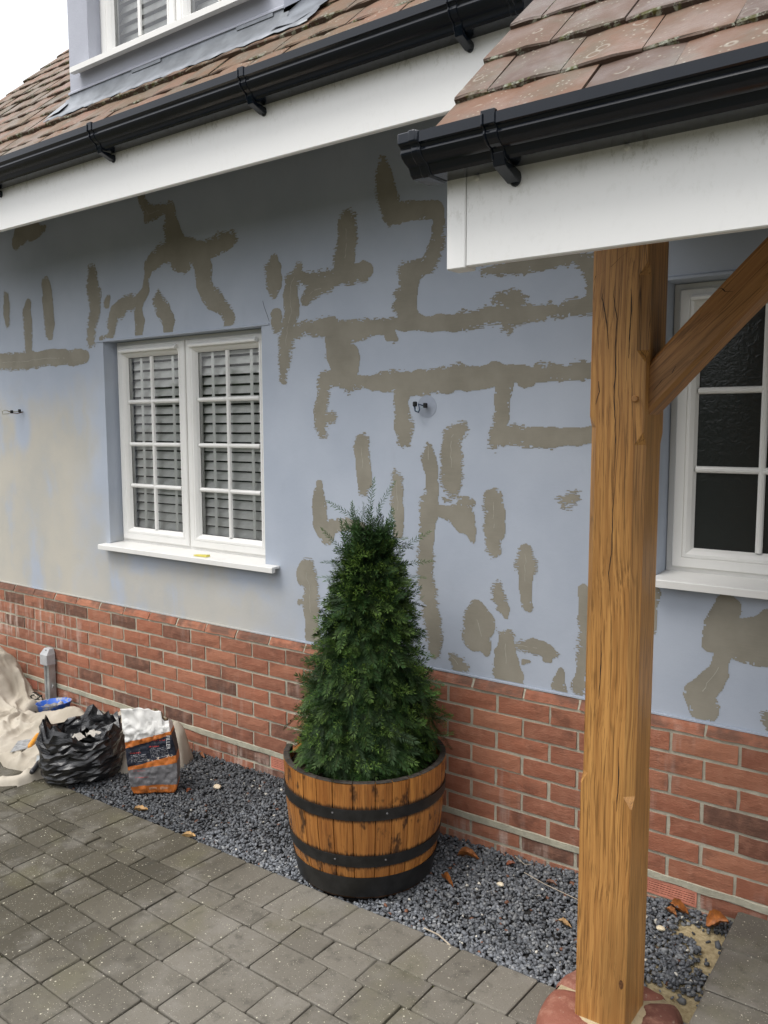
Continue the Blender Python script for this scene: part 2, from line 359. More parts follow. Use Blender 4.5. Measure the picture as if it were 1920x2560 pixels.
def paver(quad, z=PAVE, name='paving_block', parent=None, m=None, dz=None):
    """quad: four xy corners counter-clockwise, joint already taken off"""
    q = [Vector((a, b, 0)) for a, b in quad]; c = sum(q, Vector())/4; z = z + (random.uniform(-.0025, .0025) if dz is None else dz)
    rot = random.uniform(-.006, .006); lo = []
    for ins, h in ((0, -.06), (0, -.006), (.0013, -.0022), (.0055, 0)):
        l = []
        for i, a in enumerate(q):
            for (nb, t) in ((q[i-1], .12), (q[(i+1) % 4], .12)):
                e = a + (nb-a).normalized()*min(.0055, (nb-a).length*.2)
                d = (c-e).normalized()*ins*1.3
                w = e+d; w = c + Matrix.Rotation(rot, 3, 'Z') @ (w-c)
                jit = 0 if h < -.05 else .0016
                l.append((w.x+random.uniform(-jit, jit), w.y+random.uniform(-jit, jit), z+h))
        lo.append(l)
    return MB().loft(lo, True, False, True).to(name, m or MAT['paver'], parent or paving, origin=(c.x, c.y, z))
J = .0022
# soldier course along the gravel
x = -3.62; px = []
while x < -.06:
    w = .1385 + random.uniform(-.002, .002); a, b = x+J, x+w-J
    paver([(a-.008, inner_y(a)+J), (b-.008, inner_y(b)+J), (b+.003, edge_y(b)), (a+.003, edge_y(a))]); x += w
# tapering cut row, then the coursed rows
for i in range(0, 9):
    top = (lambda X: inner_y(X)) if i == 0 else (lambda X, i=i: row_y(i-1, X)); bot = lambda X, i=i: row_y(i, X)
    x0 = -3.55 + .12*i + random.uniform(0, .1) + max(0, i-4)*.1; x1 = -.15 + .04*i
    if i >= 1: x0 -= .1
    x = x0; last = 0
    while x < x1:
        w = random.choice((.212, .143, .176, .143)) if last != .212 else random.choice((.143, .143, .176)); last = w
        if top(x)-bot(x) > .03:
            a, b = x+J, x+w-J; s = .03 if i else 0
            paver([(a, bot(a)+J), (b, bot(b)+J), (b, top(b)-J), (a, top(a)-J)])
        x += w

# gravel strip: sandy bed, then stones
def gravel_z(x, y):
    t = np.clip((y+.60)/.60, 0, 1); s = 1/(1+np.exp(-(x+.75)/.16))
    z = .026 + t*(.030 + .034*s)
    z = z - .028*np.exp(-(((x+.63)/.10)**2 + ((y+.40)/.085)**2)) + .008*(vnoise(x*6, y*6, 3)-.5)
    return z
nx, ny = 130, 24
gx = np.linspace(-4.75, .075, nx); gyv = np.linspace(0, 1, ny)
X, T = np.meshgrid(gx, gyv, indexing='ij'); Y = (edge_y(X)+.003)*(1-T) + .02*T; Z = gravel_z(X, Y)-.010
idx = np.arange(nx*ny).reshape(nx, ny)
F = np.stack([idx[:-1, :-1], idx[1:, :-1], idx[1:, 1:], idx[:-1, 1:]], -1).reshape(-1, 4)
sm = M('sandy_bed'); _p = sm.pos(); sx = sm.xyz(_p)[0]
sand = sm.mix(sm.step(sm.noise(_p, 60, 4, .7), .35, .65), (.34, .27, .15), (.50, .41, .25))
sm.bump(sm.noise(_p, 200, 4, .7), .8, .006); MAT['bed'] = sm.fin(sm.mix(sm.step(sx, -.22, -.12), (.035, .034, .033), sand), .95, .1)
bed = tag(mk('gravel_bed', np.stack([X, Y, Z], -1).reshape(-1, 3), F, MAT['bed'], origin=(-2.3, -.3, .03), smooth=True), kind='structure')
def ico():
    bm = bmesh.new(); bmesh.ops.create_icosphere(bm, subdivisions=1, radius=1); bm.verts.index_update()
    v = np.array([a.co[:] for a in bm.verts]); f = np.array([[a.index for a in p.verts] for p in bm.faces]); bm.free(); return v, f
def scatter(pts, sizes, cols, name, m, flat=.62, seed=1):
    r = np.random.default_rng(seed); bv, bf = ico(); n = len(pts); k = len(bv)
    V = np.repeat(bv[None], n, 0)*(1+r.uniform(-.32, .30, (n, k, 1)))
    V = np.sign(V)*np.abs(V)**.9
    V *= np.stack([r.uniform(.8, 1.35, n), r.uniform(.6, .95, n), r.uniform(.35, flat+.2, n)], -1)[:, None, :]*sizes[:, None, None]
    a = r.uniform(0, 2*PI, n); t = r.normal(0, .45, n); p2 = r.normal(0, .45, n)
    ca, sa, ct, st, cp, sp = np.cos(a), np.sin(a), np.cos(t), np.sin(t), np.cos(p2), np.sin(p2); o = np.zeros(n); e = np.ones(n)
    Rz = np.stack([np.stack([ca, -sa, o], -1), np.stack([sa, ca, o], -1), np.stack([o, o, e], -1)], 1)
    Rx = np.stack([np.stack([e, o, o], -1), np.stack([o, ct, -st], -1), np.stack([o, st, ct], -1)], 1)
    Ry = np.stack([np.stack([cp, o, sp], -1), np.stack([o, e, o], -1), np.stack([-sp, o, cp], -1)], 1)
    V = np.einsum('nij,nkj->nki', Rz @ Rx @ Ry, V) + pts[:, None, :]
    F = (bf[None] + (np.arange(n)*k)[:, None, None]).reshape(-1, 3)
    return mk(name, V.reshape(-1, 3), F, m, origin=(-1.5, -.3, .05), cols=np.repeat(cols, k, 0))
N = 24000
q = np.stack([RNG.uniform(-3.25, .055, N*2), RNG.uniform(0, 1, N*2)], -1)
xs = q[:, 0]; ys = (edge_y(xs)+.004)*(1-q[:, 1]) + .005*q[:, 1]
keep = np.ones(len(xs), bool)
keep &= ~((xs+1.291)**2 + (ys+.341)**2 < .245**2)                 # under the barrel
sandy = (xs > -.15) & (vnoise(xs*9, ys*9, 5) > .42) & (ys < -.06) & (ys > -.5)
keep &= ~(sandy & (RNG.random(len(xs)) < .93))
keep &= ~((xs > -.3) & (xs < -.06) & (ys < -.5))
xs, ys = xs[keep][:N], ys[keep][:N]
lay = RNG.random(len(xs)); zs = gravel_z(xs, ys) + (lay-.55)*.014
sz = RNG.uniform(.0050, .0098, len(xs))*np.where(RNG.random(len(xs)) < .06, 1.35, 1)
tone = RNG.random(len(xs)); b = np.clip(RNG.normal(.122, .04, len(xs)), .04, .26)
c = np.stack([b*.93, b*.99, b*1.08], -1)
lt = tone > .84; c[lt] = (RNG.uniform(.15, .27, lt.sum()))[:, None]*np.array([.97, 1, 1.02])
wt_ = tone > .991; c[wt_] = RNG.uniform(.45, .7, wt_.sum())[:, None]*np.array([1, .95, .82])
bn = (tone < .012); c[bn] = np.array([.16, .07, .04])
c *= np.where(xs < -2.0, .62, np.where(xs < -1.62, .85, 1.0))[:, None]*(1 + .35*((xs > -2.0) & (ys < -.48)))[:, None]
MAT['stone'] = mat_attr('slate_chippings', .62, .4, .35, 160)
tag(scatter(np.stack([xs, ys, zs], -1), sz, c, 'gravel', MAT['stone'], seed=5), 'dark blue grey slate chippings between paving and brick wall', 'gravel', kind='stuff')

# raised path of dark slabs at the door, right
STEP = .150
sb = MB().box(.068, 2.2, -3.4, -.003, -.05, STEP-.014)
path = tag(sb.to('path', MAT['joint'], origin=(1.1, -1.5, 0)), kind='structure')
yy = -.010
for i in range(9):
    d = .233
    xx = .020 + .045*(-yy/.62)*.55
    for w in ((.62, .5) if i % 2 else (.42, .62)):
        paver([(xx, yy-d+.003), (xx+w-.005, yy-d+.003), (xx+w-.005, yy-.003), (xx, yy-.003)], STEP, 'path_slab', path, MAT['slab'], 0.0); xx += w
    yy -= d

# added unseen greenery behind the viewer: blocks low sky light, shows in pane reflections
hx = np.linspace(-16, 10, 150); ht = np.linspace(0, 1, 40); X, T = np.meshgrid(hx, ht, indexing='ij')
prof_y = np.interp(T, [0, .4, .55, .7, 1], [0, 0, -.35, -1.0, -1.4]); prof_z = np.interp(T, [0, .4, .55, .7, 1], [0, 2.5, 2.9, 3.0, 2.9])
nz_ = (fbm(X*2.5, T*18, 91, 4)-.5); Y = -10.2 + prof_y + nz_*.7; Z = prof_z + nz_*.5 - .05
idx = np.arange(X.size).reshape(X.shape); F = np.stack([idx[:-1, :-1], idx[1:, :-1], idx[1:, 1:], idx[:-1, 1:]], -1).reshape(-1, 4)
hm = M('standin_leaf'); _p = hm.pos(); hm.bump(hm.noise(_p, 40, 4, .7), 1.0, .05)
standin_hedge = mk('standin_hedge', np.stack([X, Y, Z], -1).reshape(-1, 3), F, hm.fin(hm.mix(hm.step(hm.noise(_p, 14, 5, .7), .4, .65), (.018, .035, .010), (.07, .11, .028)), .7, .3), origin=(-3, -10, 0))
tag(standin_hedge, 'dark green stand-in greenery added behind the viewer, blocking low sky light and reflected in the window panes', 'standin_hedge')

# ================================================================== HOUSE
XL, XR = -4.72, 1.6
house = thing('house', 'cottage front with patched blue render, red brick plinth, tiled roof and dormer', 'house', (-2.0, 0, 0))
R = .027                                            # face of the render
OPEN = [(-3.387, -2.170, 1.100, 2.226), (-.301, .80, 1.240, 2.236)]
xb = sorted({XL, XR, *[a for o in OPEN for a in o[:2]]}); zb = sorted({.757, 3.12, *[a for o in OPEN for a in o[2:]]})
w = MB()
for i in range(len(xb)-1):
    for j in range(len(zb)-1):
        cx_, cz_ = (xb[i]+xb[i+1])/2, (zb[j]+zb[j+1])/2
        if any(o[0] < cx_ < o[1] and o[2] < cz_ < o[3] for o in OPEN): continue
        w.add([(xb[i], R, zb[j]), (xb[i+1], R, zb[j]), (xb[i+1], R, zb[j+1]), (xb[i], R, zb[j+1])], [(0, 1, 2, 3)])
for x0, x1, z0, z1 in OPEN:
    D = .20
    w.add([(x0, R, z0), (x0, D, z0), (x0, D, z1), (x0, R, z1)], [(0, 1, 2, 3)]); w.add([(x1, R, z0), (x1, D, z0), (x1, D, z1), (x1, R, z1)], [(3, 2, 1, 0)])
    w.add([(x0, R, z1), (x1, R, z1), (x1, D, z1), (x0, D, z1)], [(0, 1, 2, 3)]); w.add([(x0, R, z0), (x1, R, z0), (x1, D, z0), (x0, D, z0)], [(3, 2, 1, 0)])
w.add([(XL, R+.001, .71), (XL, 2.2, .71), (XL, 2.2, 5.55), (XL, R+.001, 3.45)], [(0, 1, 2, 3)])
w.box(XL, XR, R-.007, R+.012, .750, .7565)          # bell-cast bead at the foot of the render
wall = w.to('rendered_wall', MAT['render'], house, origin=(-2, R, 1.8))
room = MB()
room.box(XL+.03, XR, .95, .97, 0, 3.0).box(XL+.03, XR, .21, .95, 3.0, 3.02).box(XL+.03, XR, .21, .95, .7, .72).box(XR-.02, XR, .21, .95, .7, 3.0).box(-1.4, -1.3, .21, .95, .7, 3.0)
room.to('interior', MAT['dark'], house)
# lintel drips over the left window
MB().prism([(R-.006, 2.223), (R-.006, 2.229), (R+.002, 2.234), (R+.002, 2.223)], -3.452, -2.118).to('drip_bead', MAT['render'], house)
MB().prism([(R-.010, 2.233), (R-.010, 2.241), (R+.002, 2.249), (R+.002, 2.233)], -.301, .80).to('drip_bead', MAT['render'], house)

# ---- filler patches: strokes (x, z, radius) in millimetres on the wall, torn along the trowel
FILL=[[[(-4354,2563,26),(-4353,2493,37),(-4356,2395,27)]],
[[(-4115,2493,27),(-4133,2433,48),(-4124,2323,40),(-4135,2200,30)],[(-4626,2167,48),(-4459,2162,47),(-4195,2154,52),(-3945,2162,47),(-3710,2154,43),(-3564,2150,39)]],
[[(-3918,2589,42),(-3900,2481,54),(-3898,2361,48),(-3898,2301,36)]],
[[(-3461,2618,32),(-3462,2543,53),(-3446,2454,51),(-3455,2379,47),(-3482,2305,38),(-3497,2229,37)]],
[[(-3328,2455,14),(-3343,2426,24)]],
[[(-3017,2931,24),(-2965,2842,43),(-2873,2851,29),(-2792,2845,17)],[(-2792,2839,44),(-2790,2771,51),(-2764,2688,72),(-2723,2604,77),(-2690,2555,37)],[(-2765,2643,48),(-2883,2624,52),(-2978,2588,33),(-2996,2520,23),(-3003,2461,27),(-3063,2419,40),(-3181,2405,40),(-3264,2370,50),(-3298,2317,40),(-3312,2255,27),(-3417,2241,9)],[(-2687,2645,52),(-2586,2599,59),(-2556,2518,57),(-2558,2440,54),(-2495,2368,52),(-2415,2317,39),(-2384,2271,38),(-2393,2244,29)],[(-2569,2602,42),(-2453,2626,46),(-2357,2635,39)],[(-2634,2671,15),(-2618,2642,22)]],
[[(-3066,2354,38),(-3063,2311,43),(-3072,2252,29)]],
[[(-2912,2411,32),(-2878,2356,56),(-2835,2294,47),(-2837,2247,36)]],
[[(-2085,2517,22),(-2092,2467,48),(-2084,2404,43),(-2084,2372,22)]],
[[(-1934,2449,26),(-1976,2403,42),(-1985,2332,42),(-1979,2270,43),(-2001,2210,43),(-2017,2128,43),(-2029,2066,36),(-2039,1972,25)],[(-1920,2422,26),(-1879,2403,30),(-1786,2393,30),(-1681,2402,39),(-1581,2400,43),(-1544,2401,24)],[(-1888,2323,31),(-1853,2350,38),(-1760,2369,26)],[(-1654,2648,25),(-1658,2610,51),(-1658,2534,54),(-1668,2468,58),(-1681,2421,58)],[(-2072,2257,36),(-2073,2205,28),(-2030,2212,21)],[(-1981,2178,37),(-1883,2191,31),(-1762,2188,40),(-1684,2162,54),(-1608,2162,44),(-1533,2167,39),(-1462,2171,33)],[(-1723,2130,58),(-1711,2070,63),(-1685,2009,68),(-1660,1959,55)],[(-1634,2066,31),(-1621,2007,31)],[(-1791,1953,34),(-1799,1893,33),(-1813,1832,34),(-1814,1770,34),(-1808,1729,27)],[(-1791,1963,31),(-1699,1970,40),(-1609,1947,25),(-1463,1932,34)],[(-1740,1795,20),(-1794,1790,31)],[(-1462,2180,28),(-1380,2174,33),(-1288,2172,32),(-1210,2157,32),(-1124,2155,34),(-1020,2165,33),(-940,2176,39),(-881,2167,47),(-823,2167,30),(-730,2168,29),(-640,2176,29),(-503,2173,32)],[(-940,2228,18),(-921,2235,26),(-862,2221,38),(-824,2217,17)],[(-890,2130,22),(-880,2120,13)],[(-1426,2131,31),(-1409,2111,16)],[(-1345,2200,52),(-1339,2255,46),(-1334,2318,45),(-1351,2375,38),(-1255,2383,34),(-1217,2423,33),(-1206,2475,33),(-1201,2528,27)],[(-1391,2296,17),(-1391,2231,29)],[(-1201,2528,27),(-1196,2589,26),(-1218,2601,35),(-1322,2612,40),(-1414,2617,50),(-1448,2691,49),(-1460,2766,40),(-1471,2832,17)],[(-992,2336,13),(-942,2339,22),(-864,2348,34),(-780,2350,38),(-698,2353,33),(-618,2355,27),(-561,2313,28),(-560,2257,25),(-554,2201,30)],[(-1511,1934,34),(-1463,1942,43),(-1391,1940,38),(-1333,1928,47),(-1232,1934,51),(-1123,1940,52),(-1018,1940,45),(-937,1950,48),(-858,1948,30),(-772,1948,30),(-680,1945,31),(-497,1954,30)],[(-1374,1901,35),(-1374,1825,41),(-1362,1749,44),(-1362,1701,35)],[(-902,1906,40),(-906,1854,30),(-910,1783,30),(-924,1731,30),(-934,1695,30)],[(-924,1713,35),(-855,1718,35),(-768,1709,37),(-676,1710,36),(-491,1723,33)],[(-829,1916,13),(-810,1911,17),(-781,1910,8)]],
[[(-1586,1690,32),(-1582,1630,38),(-1574,1560,42),(-1568,1520,42)],[(-1574,1524,40),(-1575,1479,28)]],
[[(-1236,1674,17),(-1236,1617,34),(-1224,1552,34)],[(-1224,1552,34),(-1224,1480,28),(-1235,1432,45),(-1246,1345,39),(-1252,1248,40),(-1252,1152,35),(-1234,1056,41),(-1222,960,44),(-1211,884,37),(-1210,825,29)],[(-1196,1415,19),(-1119,1401,43),(-1076,1385,56),(-1043,1341,26),(-1032,1304,11)]],
[[(-1079,1744,24),(-1132,1712,42),(-1131,1638,49),(-1131,1540,49)],[(-1131,1540,46),(-1130,1521,38),(-1130,1503,27)]],
[[(-1410,1555,10),(-1404,1530,20)],[(-1398,1530,24),(-1394,1472,30),(-1392,1404,30),(-1392,1305,22)]],
[[(-1154,1459,9),(-1146,1459,9)]],
[[(-1087,1454,12),(-1066,1455,19),(-1034,1452,9)]],
[[(-941,1479,36),(-935,1412,45),(-934,1340,43),(-934,1276,31)]],
[[(-671,1495,7),(-639,1485,27),(-603,1500,13)]],
[[(-799,1270,29),(-796,1225,41),(-796,1181,27),(-794,1109,25),(-793,1073,20)]],
[[(-916,1131,19),(-911,1086,23),(-890,1047,21),(-882,1016,7)]],
[[(-1009,1027,43),(-998,972,68),(-1018,913,55)],[(-1008,990,60),(-976,891,32),(-965,860,9)]],
[[(-878,924,35),(-877,860,51),(-871,796,64),(-866,778,68)]],
[[(-823,910,14),(-764,915,28),(-706,906,26),(-673,898,9)]],
[[(-802,849,12),(-773,854,8)]],
[[(-710,877,9),(-692,878,9)]],
[[(-1126,819,17),(-1093,791,33),(-1060,782,21)]],
[[(-644,836,13),(-657,789,28),(-647,764,29)]],
[[(-564,1154,23),(-554,1086,27),(-551,966,22),(-562,859,26),(-574,787,26)]],
[[(-299,1177,12),(-304,1086,10),(-307,1045,4)]],
[[(-66,1166,36),(-78,1102,57),(-98,1044,50)],[(-69,1056,59),(-4,1050,77),(65,1061,83),(159,1083,73)],[(62,1144,21),(43,1118,28)],[(-74,992,32),(-86,935,36),(-115,890,43),(-143,844,52),(-126,803,50),(-96,789,17)]],
[[(69,816,11),(84,788,19)]],
[[(-1825,1494,16),(-1822,1490,13)]],
[[(-1832,1452,34),(-1833,1389,42),(-1820,1316,48),(-1787,1266,47)],[(-1759,1310,31),(-1666,1326,31),(-1589,1306,27)]],
[[(-1900,1106,41),(-1908,1062,65),(-1888,1010,43),(-1889,934,50),(-1883,869,43),(-1877,783,43)],[(-1953,937,13),(-1903,943,16)]],
[[(-4210,2864,42),(-4154,2911,69),(-4006,2904,54),(-3910,2904,20)]]]

RX, RZ = .004, .003
def blob_mask(strokes, seed):
    P = np.array([p for s in strokes for p in s], float)/1000; m_ = P[:, 2].max()+.03
    x0, x1, z0, z1 = P[:, 0].min()-m_, P[:, 0].max()+m_, P[:, 1].min()-m_, P[:, 1].max()+m_
    i0, i1, j0, j1 = int(x0/RX)-1, int(x1/RX)+1, int(z0/RZ)-1, int(z1/RZ)+1
    gx, gz = np.meshgrid(np.arange(i0, i1)*RX, np.arange(j0, j1)*RZ, indexing='ij'); d = np.full(gx.shape, 9.)
    for s in strokes:
        s = np.array(s, float)/1000
        for a, b in zip(s[:-1], s[1:]):
            ab = b[:2]-a[:2]; L2 = max(ab@ab, 1e-9)
            t = np.clip(((gx-a[0])*ab[0]+(gz-a[1])*ab[1])/L2, 0, 1)
            d = np.minimum(d, np.hypot(gx-a[0]-t*ab[0], gz-a[1]-t*ab[1]) - (a[2]+t*(b[2]-a[2])))
    big = (fbm(gx*20, gz*20, seed, 3)-.5)*.024; tear = (vnoise(gx*60, gz*330, seed+9)-.5)*.015; tear *= (vnoise(gx*7, gz*7, seed+3) > .5)*1.6
    fl = np.where(vnoise(gx*120, gz*150, seed+5) > .72, .010, 0)*(vnoise(gx*14, gz*14, seed+7) > .55)
    return i0, j0, (d + big + tear + fl) < .0015
occ = {}
def in_wall(x, z):
    return .760 < z < 2.955 and not any(o[0]-.001 < x < o[1]+.001 and o[2]-.03 < z < o[3]+(.012) for o in OPEN)
for bi, strokes in enumerate(FILL):
    i0, j0, mk_ = blob_mask(strokes, 40+bi*7); v = []; f = []
    for j in range(mk_.shape[1]):
        col_ = mk_[:, j].copy(); i = 0; z = (j0+j)*RZ
        while i < len(col_):
            if col_[i] and in_wall((i0+i)*RX, z) and (i0+i, j0+j) not in occ:
                k = i
                while k < len(col_) and col_[k] and in_wall((i0+k)*RX, z) and (i0+k, j0+j) not in occ: occ[(i0+k, j0+j)] = 1; k += 1
                a, b_ = (i0+i)*RX, (i0+k)*RX; n = len(v)
                v += [(a, R-.0010, z), (b_, R-.0010, z), (b_, R-.0010, z+RZ), (a, R-.0010, z+RZ)]; f.append((n, n+1, n+2, n+3)); i = k
            else: i += 1
    if f: mk('filler_patch', v, np.array(f), MAT['filler'], wall)
# hairline cracks scored through the filler
cm = plain('crack_line', (.42, .40, .34), .9, .1)
for bi in (1, 5, 9, 9, 9, 10, 11, 12, 13, 16, 18, 20, 21, 22, 25, 29, 33):
    if bi >= len(FILL): continue
    s = random.choice([q for q in FILL[bi] if len(q) >= 3] or [FILL[bi][0]]); s = [Vector((a/1000, 0, b/1000)) for a, b, r_ in s]; pts = []
    for a, b in zip(s[:-1], s[1:]):
        n = max(2, int((b-a).length/.015)); pts += [a.lerp(b, i/n)+Vector((random.uniform(-.004, .004), 0, random.uniform(-.003, .003))) for i in range(n)]
    lo = int(len(pts)*random.uniform(0, .25)); pts = pts[lo: lo+max(4, int(len(pts)*.65))]
    ck = MB()
    for a, b in zip(pts[:-1], pts[1:]):
        if random.random() < .12: continue
        t = (b-a).normalized(); nrm = Vector((-t.z, 0, t.x))*random.uniform(.0006, .0013)
        ck.add([(a.x-nrm.x, R-.0018, a.z-nrm.z), (b.x-nrm.x, R-.0018, b.z-nrm.z), (b.x+nrm.x, R-.0018, b.z+nrm.z), (a.x+nrm.x, R-.0018, a.z+nrm.z)], [(0, 1, 2, 3)])
    if ck.f and all(in_wall(p.x, p.z) for p in pts): ck.to('hairline_crack', cm, wall)
# thin dark settlement crack from the lintel corner
ck = MB(); pts = [(-2.118, 2.238), (-2.128, 2.262), (-2.148, 2.305), (-2.158, 2.335)]
for (a, b), (c_, d_) in zip(pts[:-1], pts[1:]): ck.add([(a-.0012, R-.0008, b), (a+.0012, R-.0008, b), (c_+.0012, R-.0008, d_), (c_-.0012, R-.0008, d_)], [(0, 1, 2, 3)])
ck.to('hairline_crack', MAT['seal'], wall)

# ---- brick plinth
bp_ = MB(); bp_.box(XL, XR, .006, .10, -.05, .7135); bp_.add([(XL, .006, .7136), (XR, .006, .7136), (XR, R-.001, .752), (XL, R-.001, .752)], [(0, 1, 2, 3)])
bp_.box(XL, XL+.10, .101, 5, -.05, .71)
plinth = bp_.to('brick_plinth', MAT['mortar'], house, origin=(-2, .05, .3))
def brick_mesh(w, h, seed, chamfer=False):
    r = random.Random(seed); nx, nz = 5, 3; v = []; f = []
    for i in range(nx):
        for k in range(nz):
            ex = i in (0, nx-1); ez = k in (0, nz-1)
            x = -w/2 + w*i/(nx-1); z = -h/2 + h*k/(nz-1)
            if ex: x += r.uniform(-.0018, .0010)*(1 if i else -1)
            if ez: z += r.uniform(-.0022, .0008)*(1 if k else -1)
            y = r.uniform(-.0014, .0010) + (.0022 if ex or ez else 0)
            if chamfer: y += (.0, .010, .028)[k] if k else -.002
            v.append((x, y, z))
    for i in range(nx-1):
        for k in range(nz-1): f.append((i*nz+k, (i+1)*nz+k, (i+1)*nz+k+1, i*nz+k+1))
    b0 = len(v); per = [i*nz for i in range(nx)] + [(nx-1)*nz+k for k in range(1, nz)] + [i*nz+nz-1 for i in range(nx-2, -1, -1)] + [k for k in range(nz-2, 0, -1)]
    for a in per: v.append((v[a][0], .05, v[a][2]))
    for i in range(len(per)): f.append((per[i], b0+i, b0+(i+1) % len(per), per[(i+1) % len(per)]))
    return mesh('brick', v, f, MAT['brick'])
BM = [brick_mesh(.2135, .0645, s) for s in range(7)]; BC = [brick_mesh(.215, .044, 50+s, True) for s in range(4)]; BT = [brick_mesh(.214, .053, 80+s) for s in range(3)]
AIR = (-4.275, -2.025, -.225)
for ci in range(0, 10):
    if ci == 0: zc, bank, off = .7355, BC, .1125
    elif ci <= 7: zc, bank, off = .67-(ci-1)*.075, BM, 0 if ci % 2 else .1125
    elif ci == 8: zc, bank, off = .1315, BT, .1125
    else: zc, bank, off = .0605, BM, 0
    k = -22
    while True:
        xc = k*.225 + off + .1125; k += 1
        if xc < XL+.10: continue
        if xc > .75: break
        if ci == 8 and min(abs(xc-a) for a in AIR) < .05: continue
        if ci >= 8 and xc > .2: continue
        o = inst('brick', random.choice(bank), plinth, (xc+random.uniform(-.002, .002), random.uniform(-.0016, .002), zc+random.uniform(-.0015, .0015)))
        o.rotation_euler = (0, random.uniform(-.006, .006), 0)
for (za, zb2) in ((.1585, .1878),):
    n = 240; xs_ = np.linspace(XL, .75, n); t_ = vnoise(xs_*14, xs_*0, 4)-.5; b_ = vnoise(xs_*11, xs_*0+7, 6)-.5
    v = []; f = []
    for i in range(n): v += [(xs_[i], .004, za+b_[i]*.008), (xs_[i], -.0015, za+.003+b_[i]*.008), (xs_[i], -.0015, zb2-.002+t_[i]*.004), (xs_[i], .004, zb2+t_[i]*.004)]
    for i in range(n-1):
        for k in range(3): f.append((i*4+k, (i+1)*4+k, (i+1)*4+k+1, i*4+k+1))
    mk('mortar_band', v, f, MAT['band'], plinth)
for ax in AIR:
    a = MB().box(ax-.1065, ax+.1065, .012, .05, .103, .160)
    a.ring(ax-.1065, ax+.1065, .103, .160, [(0, .012), (0, .0005), (.005, .0005), (.005, .012)])
    ab = a.to('air_brick', MAT['airb'], house, origin=(ax, .02, .131))
    for k in range(6): MB().box(ax-.1015, ax+.1015, .001, .011, .110+k*.0083-.0026, .110+k*.0083+.0026).to('slat', MAT['airb'], ab)
    dk = MB().box(ax-.1012, ax+.1012, .0095, .0118, .1082, .1548).to('vent_backing', MAT['dark'], ab)
    for k in (-.06, -.02, .02, .06): MB().box(ax+k-.0018, ax+k+.0018, .0024, .0094, .1085, .1545).to('divider', MAT['airb'], ab)

